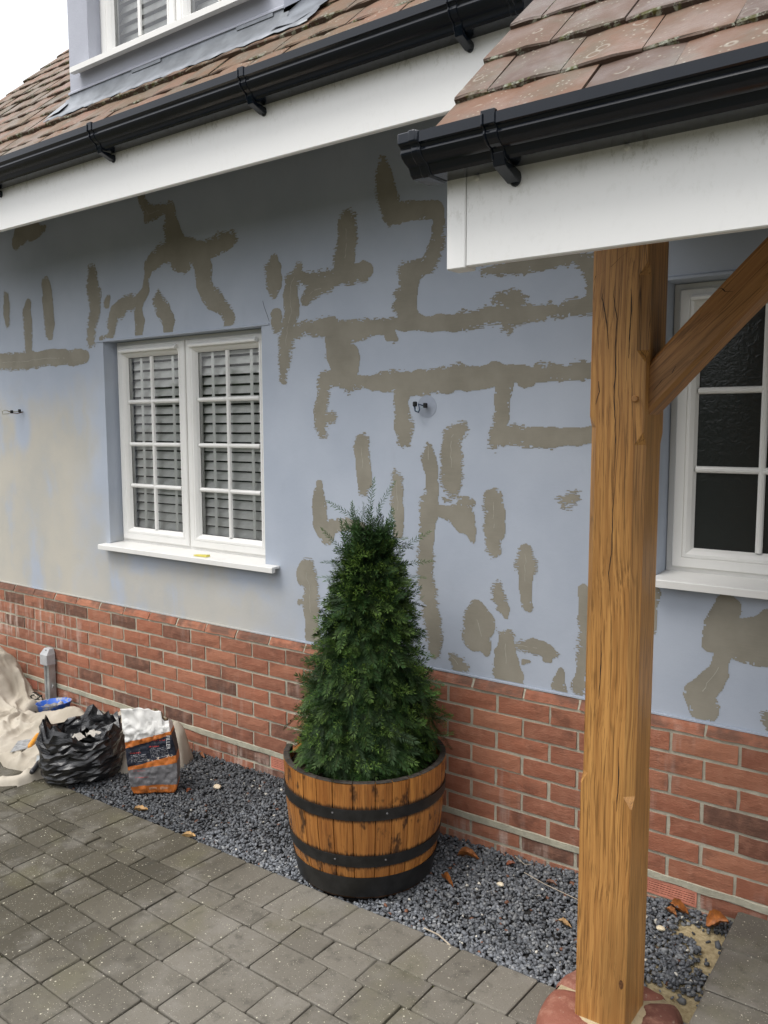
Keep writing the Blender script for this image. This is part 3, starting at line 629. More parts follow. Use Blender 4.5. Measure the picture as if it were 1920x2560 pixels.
# ---- windows
def sash_ring(mb, x0, x1, z0, z1, y):
    mb.ring(x0, x1, z0, z1, [(0, y+.05), (0, y+.004), (.004, y), (.034, y), (.036, y+.0035), (.038, y), (.048, y), (.060, y+.012), (.062, y+.016), (.068, y+.026), (.068, y+.05)])
    return .068
def make_window(name, opening, y, sashes, zbars, vents, blind, sill, pane_mat, label, thick_frame=.022, slat_pitch=.049):
    x0, x1, z0, z1 = opening
    fr = MB().ring(x0+.001, x1-.001, z0+.001, z1-.001, [(0, y+.06), (0, y+.006), (.003, y+.003), (thick_frame, y+.003), (thick_frame, y+.06)])
    # mullions
    for a, b in zip(sashes[:-1], sashes[1:]): fr.box(a[1]-.001, b[0]+.001, y+.004, y+.055, z0+thick_frame, z1-thick_frame)
    win = fr.to(name, MAT['white'], house, origin=((x0+x1)/2, y, z0))
    tag(win, label)
    for si, (a, b, vb) in enumerate(sashes):
        sz0, sz1 = z0+thick_frame, z1-thick_frame*1.0
        s = MB(); ins = sash_ring(s, a, b, sz0, sz1, y-.012); so = s.to('sash', MAT['white'], win)
        gx0, gx1, gz0, gz1 = a+ins, b-ins, sz0+ins, sz1-ins
        xs = [gx0] + vb + [gx1]; zs = [gz0] + zbars + [gz1]; yg = y+.014
        for v_ in vb: MB().prism([(yg, -.012), (yg-.010, -.010), (yg-.014, -.004), (yg-.014, .004), (yg-.010, .010), (yg, .012)], gz0, gz1, 'z') if False else None
        gb = MB()
        for v_ in vb: gb.loft([[(v_-.0115, yg, zz), (v_-.009, yg-.010, zz), (v_-.003, yg-.014, zz), (v_+.003, yg-.014, zz), (v_+.009, yg-.010, zz), (v_+.0115, yg, zz)] for zz in (gz0, gz1)], False)
        for zz in zbars: gb.loft([[(xx, yg+.0006, zz-.0115), (xx, yg-.0094, zz-.009), (xx, yg-.0134, zz-.003), (xx, yg-.0134, zz+.003), (xx, yg-.0094, zz+.009), (xx, yg+.0006, zz+.0115)] for xx in (gx0, gx1)], False)
        if gb.f: gb.to('glazing_bar', MAT['white'], win)
        for i in range(len(xs)-1):
            for j in range(len(zs)-1):
                MB().add([(xs[i], yg+.002, zs[j]), (xs[i+1], yg+.002, zs[j]), (xs[i+1], yg+.002, zs[j+1]), (xs[i], yg+.002, zs[j+1])], [(0, 1, 2, 3)]).to('pane', pane_mat, win)
        # black gasket round the glass
        MB().ring(gx0-.001, gx1+.001, gz0-.001, gz1+.001, [(0, yg+.001), (.004, yg+.001)]).to('gasket', MAT['seal'], win)
        if vents:
            zc = sz1-.030
            MB().loft([[(xx, y-.0115, zc-.012), (xx, y-.036, zc-.011), (xx, y-.038, zc-.002), (xx, y-.026, zc+.009), (xx, y-.0115, zc+.011)] for xx in (a+vents[0], b-vents[1])], True, True, True).to('trickle_vent', MAT['white'], win)
        if blind:
            bx0, bx1 = a+.035, b-.035
            me = MB(); n = 5
            ang = rad(57); pr = []
            L_ = [( (t-.5)*.044, .003*(1-(2*t-1)**2)) for t in [i/(n-1) for i in range(n)]]
            pr = [(p_*math.cos(ang)-q_*math.sin(ang), p_*math.sin(ang)+q_*math.cos(ang)) for p_, q_ in L_]
            prof = pr + [(p_, q_-.0028) for p_, q_ in pr[::-1]]
            me.prism(prof, bx0-(bx0+bx1)/2, bx1-(bx0+bx1)/2); sm_ = mesh('slat', me.v, me.f, MAT['blind'])
            yb = y+.060; zz = z0+.06
            while zz < z1-.03:
                inst('slat', sm_, win, ((bx0+bx1)/2, yb, zz)); zz += slat_pitch
            for tx in (bx0+.13, bx1-.10):
                MB().box(tx-.010, tx+.010, yb-.036, yb-.0345, z0+.05, z1-.03).to('ladder_tape', MAT['blind'], win)
            MB().box(bx0, bx1, yb-.025, yb+.03, z1-.075, z1-.03).to('headrail', MAT['blind'], win)
    if sill:
        sx0, sx1, sy, st = sill
        MB().add([(sx0, sy, z0-.030), (sx1, sy, z0-.030), (sx1, sy, z0-.004), (sx0, sy, z0-.004), (sx0, R-.004, z0+.0015), (sx1, R-.004, z0+.0015)],
                 [(0, 1, 2, 3), (3, 2, 5, 4)]) if False else None
        b = MB(); e = .0025
        prof = [(sy, z0-.029), (sy, z0-.006), (sy+.004, z0-.003), (y+.01, z0+.006), (y+.01, z0-.006), (sy+.022, z0-.012), (sy+.022, z0-.029)]
        b.prism(prof, max(sx0, x0+.001), min(sx1, x1-.001))
        pe = [(sy, z0-.029), (sy, z0-.006), (sy+.004, z0-.003), (R-.002, z0-.0005), (R-.002, z0-.012), (sy+.022, z0-.012), (sy+.022, z0-.029)]
        if sx0 < x0: b.prism(pe, sx0, x0+.0008)
        if sx1 > x1: b.prism(pe, x1-.0008, sx1)
        b.to('sill', MAT['white'], win)
    return win
make_window('window', OPEN[0], .112, [(-3.367, -2.803, [-3.093]), (-2.793, -2.215, [-2.503])], [1.427, 1.659, 1.894], (.045, .05), True, (-3.425, -2.075, -.030, .03), MAT['glass'],
            'white casement window with venetian blinds and an open cream sill')
wr = make_window('window', OPEN[1], .125, [(-.277, .277, [.002]), (.282, .778, [.53])], [1.604, 1.872, 2.135][:2], (.045, .20), False, (-.312, .86, -.035, .03), MAT['obscure'],
            'white window of dark obscured glass behind the oak post')

# ---- roof: courses of (y, z) of the butt edge, pitch 44 degrees
PIT = 44.0; GY, GZ = .1295, .1250
def tile_mesh(w, L, m, seed, th=.017):
    """butt edge at y=0 (front), tile runs back along +y, top face at z=0"""
    r = random.Random(seed); nx = 4; top = []; v = []; f = []
    ys_ = (0, .004, L*.5, L); cam_ = [r.uniform(-.0015, .0015) for _ in range(nx)]
    for yi, yv in enumerate(ys_):
        for i in range(nx):
            x = -w/2 + w*i/(nx-1) + (r.uniform(-.001, .001) if yi < 2 else 0)
            v.append((x, yv + (r.uniform(-.0015, .0015) if yi < 2 else 0), (-.004 if yi == 0 else 0) + cam_[i] + .003*(1-(2*i/(nx-1)-1)**2)))
    for yi in range(3):
        for i in range(nx-1): f.append((yi*nx+i, yi*nx+i+1, (yi+1)*nx+i+1, (yi+1)*nx+i))
    b = len(v)
    for i in range(nx): v.append((v[i][0], .001, -th + r.uniform(-.001, .001)))
    for i in range(nx): v.append((v[3*nx+i][0], L, -th))
    for i in range(nx-1): f.append((i+1, i, b+i, b+i+1)); f.append((b+i, b+nx+i, b+nx+i+1, b+i+1)); f.append((3*nx+i, 3*nx+i+1, b+nx+i+1, b+nx+i))
    f.append((0, nx, 2*nx, 3*nx, b+nx, b)); f.append((nx-1, b+nx-1, b+2*nx-1, 4*nx-1, 3*nx-1, 2*nx-1))
    return mesh('roof_tile', v, f, m)
TM = [tile_mesh(.1645, .30, MAT['tile'], s, .021) for s in range(5)]; TH = tile_mesh(.082, .30, MAT['tile'], 33)
PM = [tile_mesh(.1645, .30, MAT['ptile'], 60+s, .024) for s in range(5)]; PH = tile_mesh(.080, .30, MAT['ptile'], 93, .024)
def rows_main(k):
    if k == 0: return -.600, 3.020
    if k == 1: return -.532, 3.086
    return -.432+(k-2)*GY, 3.195+(k-2)*GZ
deck = MB()
sl = lambda y: 3.195+(y+.432)*GZ/GY
deck.add([(-4.80, -.50, sl(-.50)-.075), (1.6, -.50, sl(-.50)-.075), (1.6, 2.2, sl(2.2)-.075), (-4.80, 2.2, sl(2.2)-.075), (-4.80, -.50, sl(-.50)-.11), (1.6, -.50, sl(-.50)-.11), (1.6, 2.2, sl(2.2)-.11), (-4.80, 2.2, sl(2.2)-.11)],
         [(0, 1, 2, 3), (7, 6, 5, 4), (0, 4, 5, 1), (0, 3, 7, 4), (1, 5, 6, 2), (3, 2, 6, 7)])
roof = deck.to('roof', plain('roof_underlay', (.05, .045, .04), .95, .1), house, origin=(-1.6, .4, 3.9))
DX0, DX1, DY = -3.080, -1.680, -.320
for k in range(0, 17):
    y, z = rows_main(k); tl = rad(PIT-3.2)
    x = -4.80 + (.0835 if k % 2 else .167)
    first = True
    while x < .45:
        half = first and k % 2
        xc = x-.0418 if half else x-.0835
        ins_ = DX0+.02 < xc < DX1-.02 and k >= 3
        if not ins_ and (k < 5 or xc < DX0+.12):
            inst('roof_tile', TH if half else random.choice(TM), roof, (xc+random.uniform(-.0015, .0015), y+random.uniform(-.003, .003), z+random.uniform(-.002, .003)), (tl+random.uniform(-.008, .008), random.uniform(-.006, .006), random.uniform(-.006, .006)))
        x += .167; first = False
# the courses above, right of the dormer, outside the photograph
up = MB()
for k in range(5, 17):
    y, z = rows_main(k); up.add([(DX1, y, z), (1.6, y, z), (1.6, y+GY+.02, z+GZ-.004), (DX1, y+GY+.02, z+GZ-.004), (DX1, y, z-.016), (1.6, y, z-.016)], [(0, 1, 2, 3), (4, 5, 1, 0)])
for k in range(0, 5):
    y, z = rows_main(k); up.add([(.46, y, z), (1.6, y, z), (1.6, y+GY+.02, z+GZ-.004), (.46, y+GY+.02, z+GZ-.004), (.46, y, z-.016), (1.6, y, z-.016)], [(0, 1, 2, 3), (4, 5, 1, 0)])
tag(up.to('upper_courses', MAT['tile'], roof), kind='stuff')
# fascia, soffit
fa = MB().bbox(-4.80, 1.6, -.520, -.498, 2.725, 2.985, .003).to('fascia_board', MAT['fascia'], house)
for sx_ in (-4.1, -3.45, -2.79, -2.13, -1.47, -.80):
    for dz in (0,): MB().loft([[(sx_+.006*math.cos(a_*PI/4)*s_, yy_, 2.895+.006*math.sin(a_*PI/4)*s_) for a_ in range(8)] for s_, yy_ in ((1, -.520), (1, -.5225), (.6, -.5235))], True, False, True).to('nail_cap', MAT['white'], fa)
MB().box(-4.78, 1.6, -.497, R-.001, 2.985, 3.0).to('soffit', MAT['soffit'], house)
# gutters -------------------------------------------------------------
OGEE = [(.004, .010), (-.004, .002), (-.062, 0), (-.070, .006), (-.074, .016), (-.078, .022), (-.090, .028), (-.101, .037), (-.106, .048), (-.1045, .056), (-.108, .062), (-.115, .066), (-.115, .092)]
def og_inner():
    return [(.001, .014), (-.006, .005), (-.061, .0035), (-.067, .009), (-.071, .018), (-.076, .025), (-.088, .031), (-.098, .039), (-.1025, .048), (-.1015, .057), (-.106, .065), (-.1115, .069), (-.1115, .092)]
def gutter(x0, x1, fy, fz, parent, end0=False, end1=False, k=1.0):
    OG, og = [(a, b*k) for a, b in OGEE], [(a, b*k+.003*(1-k)) for a, b in og_inner()]
    prof = [(fy+a, fz+b) for a, b in OG] + [(fy+a, fz+b) for a, b in og[::-1]]
    back = [(fy-.001, fz+.012), (fy-.001, fz+.086*k), (fy-.004, fz+.086*k), (fy-.004, fz+.014)]
    gm = MB().prism(prof, x0, x1); gm.prism(back, x0, x1)
    go = gm.to('gutter', MAT['black'], parent, origin=((x0+x1)/2, fy-.06, fz+.04)); smooth_by_angle(go, 28)
    for e, s_ in ((end0 and x0, -1), (end1 and x1, 1)):
        if e is False: continue
        big = [(fy+a*1.045-.001, fz+.046*k+(b-.046*k)*1.10) for a, b in OG] + [(fy-.002, fz+.096*k), ]
        c_ = MB().prism([(fy+a*1.03-.001, fz+.046*k+(b-.046*k)*1.06) for a, b in OG]+[(fy-.002, fz+.094*k)], e-.022 if s_ > 0 else e-.026, e+.026 if s_ > 0 else e+.022)
        c_.prism(big, e-.018, e-.0005) if s_ > 0 else c_.prism(big, e+.0005, e+.018)
        co = c_.to('end_cap', MAT['black'], go); smooth_by_angle(co, 28)
        bevel(co, .0025)
    return go
def bevel(o, w_):
    md = o.modifiers.new('bevel', 'BEVEL'); md.width = w_; md.segments = 2; md.limit_method = 'ANGLE'; md.angle_limit = rad(40)
def bracket(x, fy, fz, go, k=1.0):
    OG = [(a, b*k) for a, b in OGEE]
    out = [(fy+a-(.0035 if i > 2 else 0), fz+b-(.004 if i < 4 else 0)) for i, (a, b) in enumerate(OG)][2:]
    out += [(fy-.1185, fz+.092*k+.006), (fy-.106, fz+.092*k+.006)]
    inn = [(fy+a+.001, fz+b+.001) for a, b in OG][2:] + [(fy-.1115, fz+.092*k+.0025), (fy-.106, fz+.092*k+.0025)]
    b = MB().prism(out+inn[::-1], x-.015, x+.015)
    # rib and the arm that runs back down to the fascia
    rib = [(a-.004, b2-.001) for a, b2 in out[:-2]]; b.prism(rib+[(a, b2) for a, b2 in out[:-2]][::-1], x-.013, x-.009)
    b.prism([(fy-.0665, fz-.0045), (fy-.072, fz+.008*k), (fy-.079, fz+.014*k), (fy-.070, fz-.012), (fy-.012, fz-.030), (fy-.003, fz-.030), (fy-.003, fz-.010), (fy-.03, fz-.0045)], x-.013, x+.013)
    b.loft([[(x+.013*math.cos(t)*s_, yv, fz-.019+.017*math.sin(t)*s_) for t in [i*PI/8 for i in range(16)]] for s_, yv in ((1, fy-.0005), (1, fy-.006), (.8, fy-.009))], True, False, True)
    o = b.to('gutter_bracket', MAT['black'], go); bevel(o, .0012); return o
gut = gutter(-4.84, -.545, -.520, 2.914, house, True, True)
for bx in (-3.39, -2.49, -1.60, -.735): bracket(bx, -.520, 2.914, gut)

# ---- dormer
d = MB(); dz0, dz1 = 3.352, 4.75; wx0, wx1, wz0, wz1 = -2.925, -1.830, 3.445, 4.45
xs_ = [DX0, wx0, wx1, DX1]; zs_ = [dz0, wz0, wz1, dz1]
for i in range(3):
    for j in range(3):
        if i == 1 and j == 1: continue
        d.add([(xs_[i], DY, zs_[j]), (xs_[i+1], DY, zs_[j]), (xs_[i+1], DY, zs_[j+1]), (xs_[i], DY, zs_[j+1])], [(0, 1, 2, 3)])
for x_, o_ in ((wx0, 1), (wx1, -1)): d.add([(x_, DY, wz0), (x_, DY+.16, wz0), (x_, DY+.16, wz1), (x_, DY, wz1)], [(0, 1, 2, 3)])
d.add([(wx0, DY, wz0), (wx1, DY, wz0), (wx1, DY+.16, wz0), (wx0, DY+.16, wz0)], [(0, 1, 2, 3)]); d.add([(wx0, DY, wz1), (wx1, DY, wz1), (wx1, DY+.16, wz1), (wx0, DY+.16, wz1)], [(0, 1, 2, 3)])
for x_ in (DX0, DX1): d.add([(x_, DY, dz0), (x_, 1.4, dz0+1.2), (x_, 1.4, dz1), (x_, DY, dz1)], [(0, 1, 2, 3)])
d.box(DX0-.06, DX1+.06, DY-.08, 1.5, dz1+.001, dz1+.08)
d.prism([(DY-.010, dz0-.004), (DY-.010, dz0+.004), (DY-.001, dz0+.012), (DY-.001, dz0-.004)], DX0-.006, DX1+.006)
d.box(DX0+.02, DX1-.02, DY+.5, DY+.52, dz0, dz1)
mr = M('dormer_render'); mr.bump(mr.noise(mr.pos(), 90, 3), .2, .004)
MAT['drender'] = mr.fin(mr.mix(mr.step(mr.noise(mr.pos(), 4, 4), .3, .7), (.41, .425, .48), (.455, .47, .53)), .8, .2)
dorm = d.to('dormer', MAT['drender'], house, origin=(-2.38, DY, dz0))
_h = house; house = dorm
yd = DY+.070; fr = MB().ring(wx0+.001, wx1-.001, wz0+.001, wz1-.001, [(0, yd+.06), (0, yd), (.022, yd), (.022, yd+.06)])
fr.box(-2.380, -2.372, yd-.001, yd+.05, wz0+.022, wz1-.022); sash_ring(fr, -2.902, -2.381, wz0+.022, wz1-.022, yd-.012); sash_ring(fr, -2.371, -1.853, wz0+.022, wz1-.022, yd-.012)
for a, b in ((-2.834, -2.449), (-2.303, -1.921)):
    c_ = (a+b)/2; fr.box(c_-.009, c_+.009, yd+.004, yd+.013, wz0+.09, wz1-.09)
fr.to('window_frame', MAT['white'], dorm)
for a, b in ((-2.834, -2.6505), (-2.6325, -2.449), (-2.303, -2.121), (-2.103, -1.921)):
    MB().add([(a, yd+.015, wz0+.09), (b, yd+.015, wz0+.09), (b, yd+.015, wz1-.09), (a, yd+.015, wz1-.09)], [(0, 1, 2, 3)]).to('pane', MAT['glass'], dorm)
MB().prism([(DY-.055, wz0-.030), (DY-.055, wz0-.006), (yd, wz0+.004), (yd, wz0-.008), (DY-.030, wz0-.014), (DY-.030, wz0-.030)], wx0+.001, wx1-.001).prism(
    [(DY-.055, wz0-.030), (DY-.055, wz0-.006), (DY-.002, wz0-.002), (DY-.002, wz0-.014), (DY-.030, wz0-.014), (DY-.030, wz0-.030)], wx0-.075, wx0+.0005).prism(
    [(DY-.055, wz0-.030), (DY-.055, wz0-.006), (DY-.002, wz0-.002), (DY-.002, wz0-.014), (DY-.030, wz0-.014), (DY-.030, wz0-.030)], wx1-.0005, wx1+.075).to('sill', MAT['white'], dorm)
pr = [((t-.5)*.05*math.cos(rad(62)), (t-.5)*.05*math.sin(rad(62))) for t in (0, 1)]
sm_ = MB().prism([(pr[0][0], pr[0][1]), (pr[1][0], pr[1][1]), (pr[1][0]+.003, pr[1][1]-.001), (pr[0][0]+.003, pr[0][1]-.001)], -.24, .24); sm_ = mesh('slat', sm_.v, sm_.f, MAT['blind'])
for cx_ in (-2.6415, -2.112):
    zz = wz0+.06
    while zz < wz1-.05: inst('slat', sm_, dorm, (cx_, yd+.09, zz)); zz += .047
house = _h
# lead apron: upstand, skirt over the tiles, flared right-hand end
ld = MB(); sk = lambda y: sl(y)+.006
nn = 60; v = []; f = []
for i in range(nn+1):
    x_ = DX0-.085 + (DX1+.20-DX0+.085)*i/nn; wv_ = .006*math.sin(i*1.9)+.004*math.sin(i*.73)
    yb_ = -.418+wv_; v += [(x_, DY-.004, dz0-.002), (x_, DY-.006, sl(DY)+.028), (x_, DY-.022, sl(DY-.022)+.012), (x_, (DY+yb_)/2, sk((DY+yb_)/2)), (x_, yb_, sk(yb_)+.004), (x_, yb_-.001, sk(yb_)-.002)]
for i in range(nn):
    x_ = v[i*6][0]
    for k in range(5):
        if k == 0 and not (DX0-.002 < x_ < DX1+.002): continue
        if k == 1 and not (DX0-.03 < x_ < DX1+.02): continue
        f.append((i*6+k, (i+1)*6+k, (i+1)*6+k+1, i*6+k+1))
mk('lead_apron', v, f, MAT['lead'], dorm, smooth=True)
for side, xa, xb_ in ((0, DX0-.11, DX0+.004), (1, DX1-.004, DX1+.22)):
    v = []; f = []; n = 22
    for i in range(n):
        y_ = -.40+i*.055 if side else -.395+i*.055
        fl = (.0 if side else 0); wob = .008*math.sin(i*1.7)
        w_ = (xb_-xa)
        a_, b_ = (xa-wob, xb_) if not side else (xa, xb_+wob-(.10*max(0, 1-i/2.0)))
        mid = a_*.35+b_*.65 if not side else a_*.65+b_*.35
        zz = sk(y_)+.010
        v += [(a_, y_, zz - (.006 if not side else -.004)), (mid, y_, zz+.002), (b_, y_, zz - (.006 if side else -.004))]
    for i in range(n-1):
        for k in range(2): f.append((i*3+k, i*3+k+1, (i+1)*3+k+1, (i+1)*3+k))
    mk('lead_soaker', v, f, MAT['lead'], dorm, smooth=True)
# overlapping lead sheet laps
for x_ in (-2.50, -1.83):
    MB().box(x_-.10, x_+.10, DY-.0095, DY-.0065, sl(DY)+.030, dz0-.006).to('lead_lap', MAT['lead'], dorm)

# ================================================================== PORCH
porch = thing('porch', 'tiled porch with white fascia, black gutter and oiled oak post', 'porch', (.5, -.7, 0))
FY, FZ = -1.262, 2.088
PXL, PXR = -.352, 1.55
pf = MB().bbox(-.306, PXR, FY, FY+.020, FZ, 2.350, .002).to('fascia_board', MAT['fascia'], porch)
MB().bbox(PXL, -.307, FY-.003, FY+.045, FZ-.003, 2.345, .002).to('corner_trim', MAT['fascia'], porch)
for sx_, sz_ in ((-.280, 2.262), (.035, 2.262), (.47, 2.262), (.9, 2.262)):
    MB().loft([[(sx_+.0055*math.cos(a_*PI/5)*s_, yy_, sz_+.0055*math.sin(a_*PI/5)*s_) for a_ in range(10)] for s_, yy_ in ((1, FY+.0005), (1, FY-.003), (.6, FY-.0045))], True, False, True).to('nail_cap', MAT['white'], pf)
pg = gutter(-.372, PXR, FY, 2.266, porch, True, False, .79); bracket(-.192, FY, 2.266, pg, .79); bracket(.62, FY, 2.266, pg, .79)
psl = lambda y: 2.466+(y+1.180)*GZ/GY
pdk = MB(); ya, yb_ = -1.235, .02
pdk.add([(PXL+.01, ya, psl(ya)-.05), (PXR, ya, psl(ya)-.05), (PXR, yb_, psl(yb_)-.05), (PXL+.01, yb_, psl(yb_)-.05), (PXL+.01, ya, psl(ya)-.085), (PXR, ya, psl(ya)-.085), (PXR, yb_, psl(yb_)-.085), (PXL+.01, yb_, psl(yb_)-.085)],
        [(0, 1, 2, 3), (7, 6, 5, 4), (0, 4, 5, 1), (0, 3, 7, 4), (1, 5, 6, 2), (3, 2, 6, 7)])
pr_ = pdk.to('roof', plain('porch_boarding', (.10, .095, .085), .8, .2), porch, origin=(.6, -.6, 2.9))
for k in range(1, 8):
    y, z = -1.180+(k-2)*GY*.965, 2.466+(k-2)*GZ*.975
    x = -.389 + (.0835 if k % 2 == 0 else .167); first = True
    while x < 1.5:
        half = first and k % 2 == 0; xc = x-.0418 if half else x-.0835
        inst('roof_tile', PH if half else random.choice(PM), pr_, (xc+random.uniform(-.0012, .0012), y+random.uniform(-.003, .003), z+random.uniform(-.001, .003)), (rad(PIT-3.6)+random.uniform(-.008, .008), random.uniform(-.008, .008), random.uniform(-.006, .006)))
        x += .167; first = False
MB().box(PXL+.012, PXR, -1.020, -.002, 2.486, 2.496).to('shade_ceiling', plain('shade_board', (.10, .09, .075), .8, .2), porch)  # unseen dark board added over the porch to shade the post top
MB().prism([(-1.238, 2.30), (-.004, 2.44), (-.004, psl(-.004)-.09), (-1.238, psl(-1.238)-.09)], PXL+.001, PXL+.0115).to('shade_panel', MAT['fascia'], porch)  # unseen infill added to keep sky light off the post and upper wall
# wall plate beam hidden behind the fascia, carried by the post
MB().bbox(-.30, PXR, -.705, -.565, 2.335, 2.480, .006).to('beam', MAT['brace'], porch)
# post: square oak with stopped chamfers
def post_loop(z, cs):
    x0, x1, y0, y1 = -.2535, -.1085, -.711, -.5565
    dx = -.0025*(1.2-z)*.9
    l = []
    for (cx_, cy_, sx_, sy_), c in zip(((x0, y0, 1, 1), (x1, y0, -1, 1), (x1, y1, -1, -1), (x0, y1, 1, -1)), cs):
        a = (cx_+sx_*c, cy_); b = (cx_, cy_+sy_*c)
        l += [b, a] if (cx_, cy_) in ((x0, y0), (x1, y1)) else [a, b]
    return [(p[0]+dx, p[1], z) for p in l]
def cham(z):
    lo = min(1, max(0, (z-.735)/.03))*min(1, max(0, (1.735-z)/.03)); hi = min(1, max(0, (z-1.915)/.03))*min(1, max(0, (2.16-z)/.03))
    lo2 = min(1, max(0, (z-.775)/.03))*min(1, max(0, (1.78-z)/.03))
    return [.003+.016*max(lo2, 0), .003+.021*max(lo, hi), .003+.016*lo, .003]
zl = sorted({.085, .735, .745, .765, .775, .790, .805, 1.2, 1.705, 1.72, 1.735, 1.75, 1.765, 1.78, 1.915, 1.925, 1.945, 2.0, 2.13, 2.145, 2.16, 2.335})
po = MB().loft([post_loop(z, cham(z)) for z in zl], True, True, True).to('post', MAT['post'], porch, origin=(-.18, -.634, 0))
MB().loft([[(-.131+.0085*s_*math.cos(t), yv, 1.822+.0085*s_*math.sin(t)) for t in [i*PI/7 for i in range(14)]] for s_, yv in ((1, -.709), (1, -.7165), (.75, -.719))], True, False, True).to('peg', MAT['brace'], po)
# brace, rising to the right at 45 degrees; local z runs along the grain
bl = .78; bw = .096; th0, th1 = -.05, .045
br = MB(); c_ = .010
def bloop(s, e):       # s: distance along axis for lower/upper faces, e: curve of the arris
    return [(-bw/2, th0+c_), (-bw/2+c_, th0), (bw/2-c_, th0), (bw/2, th0+c_), (bw/2, th1-c_), (bw/2-c_, th1), (-bw/2+c_, th1), (-bw/2, th1-c_)]
loops = []
for i in range(15):
    t = i/14; bow = .010*math.sin(PI*t)
    l = []
    for (a, y_) in bloop(0, 0):
        z_ = t*bl
        if i == 0: z_ = -a          # cut vertical where it meets the post
        l.append((a - bow*(1 if a > 0 else .6), y_, z_))
    loops.append(l)
br.loft(loops, True, True, True)
bo = bpy.data.objects.new('brace', mesh('brace', br.v, br.f, MAT['brace'])); link(bo, porch, (-.1085+.001, -.632, 1.850)); bo.rotation_euler = (0, rad(45), 0)

def cracks(lines, y, parent, w0=.0011):
    for L_ in lines:
        P = []
        for a, b in zip(L_[:-1], L_[1:]):
            n = max(2, int(math.dist(a, b)/.012)); P += [(a[0]+(b[0]-a[0])*i/n+random.uniform(-.0008, .0008), a[1]+(b[1]-a[1])*i/n) for i in range(n)]
        P.append(L_[-1]); m_ = MB(); n = len(P); l = []
        for i, (a, b) in enumerate(P):
            w_ = w0*math.sin(PI*(i+.4)/(n+.3))**.6*random.uniform(.7, 1.3); l.append([(a-w_, y, b-w_*.4), (a+w_, y, b+w_*.4)])
        m_.loft(l, False); m_.to('wood_crack_line', MAT['seal'], parent)
cracks([[(-.221, 2.105), (-.225, 2.082), (-.211, 2.019), (-.205, 1.951)], [(-.190, 2.125), (-.195, 2.085), (-.184, 2.026), (-.187, 1.956), (-.184, 1.90), (-.187, 1.841), (-.182, 1.767), (-.179, 1.678), (-.182, 1.617)],
        [(-.150, 2.098), (-.147, 2.058), (-.149, 2.0), (-.151, 1.925)], [(-.248, 2.128), (-.244, 2.139), (-.204, 2.158), (-.180, 2.178), (-.154, 2.194)], [(-.236, 1.81), (-.227, 1.842), (-.229, 1.87)],  # the top-left diagonal is a thin dark line across the post
        [(-.183, 1.58), (-.182, 1.523), (-.182, 1.431), (-.189, 1.368), (-.184, 1.32)], [(-.206, 1.21), (-.203, 1.12), (-.208, 1.02)], [(-.150, .90), (-.147, .80), (-.151, .72)]], -.7116, po)
cracks([[(-.098, 1.838), (-.075, 1.868), (-.050, 1.885), (-.040, 1.902)], [(.045, 2.085), (.062, 2.082), (.070, 2.074), (.088, 2.072)]], -.6828, porch)
# knot low on the right of the post
MB().loft([[(-.124+.006*k_*math.cos(t), -.7113-.0008*(1-k_), .232+.014*k_*math.sin(t)) for t in [i*PI/8 for i in range(16)]] for k_ in (1, .7, .35)], True, False, True).to('knot', plain('oak_knot', (.10, .045, .018), .6, .3, .5, 150), po)

# ================================================================== POST BASE
pb = thing('post_base', 'rounded red brick and stone pad set in mortar under the oak post', 'post base', (-.18, -.63, 0))
pm_ = M('pad_stone'); _r = pm_.rnd(); _p = pm_.pos()
_c = pm_.ramp(_r, [(0, (.23, .085, .056)), (.4, (.27, .10, .066)), (.75, (.15, .062, .046)), (1, (.20, .078, .055))]); _c = pm_.mix(pm_.mul(pm_.step(pm_.noise(_p, 20, 5, .7), .45, .7), .5), _c, (.45, .24, .17))
_c = pm_.mix(pm_.mul(pm_.step(pm_.noise(_p, 45, 4, .7), .6, .72), .5), _c, (.52, .46, .36)); pm_.bump(pm_.noise(_p, 60, 5, .7), .5, .006); MAT['pad'] = pm_.fin(_c, .72, .35)
MAT['padm'] = mat_mortar('pad_mortar', (.46, .38, .24))
cx_, cy_ = -.181, -.634
def pad_pt(a, r, z): return (cx_+r*math.cos(a), cy_+r*math.sin(a), z)
def sup(a, hx=.178, hy=.178, n=3.2):      # rounded square outline
    c, s = abs(math.cos(a)), abs(math.sin(a)); return 1/((c/hx)**n + (s/hy)**n)**(1/n)
core = MB().loft([[pad_pt(a, sup(a)*k_, z) for a in [i*2*PI/40 for i in range(40)]] for k_, z in ((1.03, -.02), (1.02, .050), (.95, .070), (.4, .0915))], True, False, True)
core.to('mortar_bed', MAT['padm'], pb, smooth=True)
for (a0, a1, dr) in ((-186, -104, 0), (-97, -38, .003), (-32, 50, .002), (56, 112, 0), (118, 168, .003)):
    n = 16; loops = []
    for (ri, z_) in ((.46, .0945), (.60, .0945), (.78, .0895), (.90, .083), (.97, .075), (1.03, .060), (1.06, .040), (1.07, -.03)):
        l = []
        for i in range(n+1):
            t = i/n; e = max(0, 1-min(t, 1-t)*n/1.2)
            inner = max(0, (.62-ri)/.16)
            wob = .8*math.sin(ri*7+a0)
            a = rad(a0 + wob + (a1-a0)*t); l.append(pad_pt(a, sup(a)*ri + dr*ri, z_ - .012*e**2 - .010*inner*(1 if ri < .5 else 0) + .0016*math.sin(i*1.3+a0*3+ri*9)))
        loops.append(l)
    MB().loft(loops, False).to('stone', MAT['pad'], pb, smooth=True)

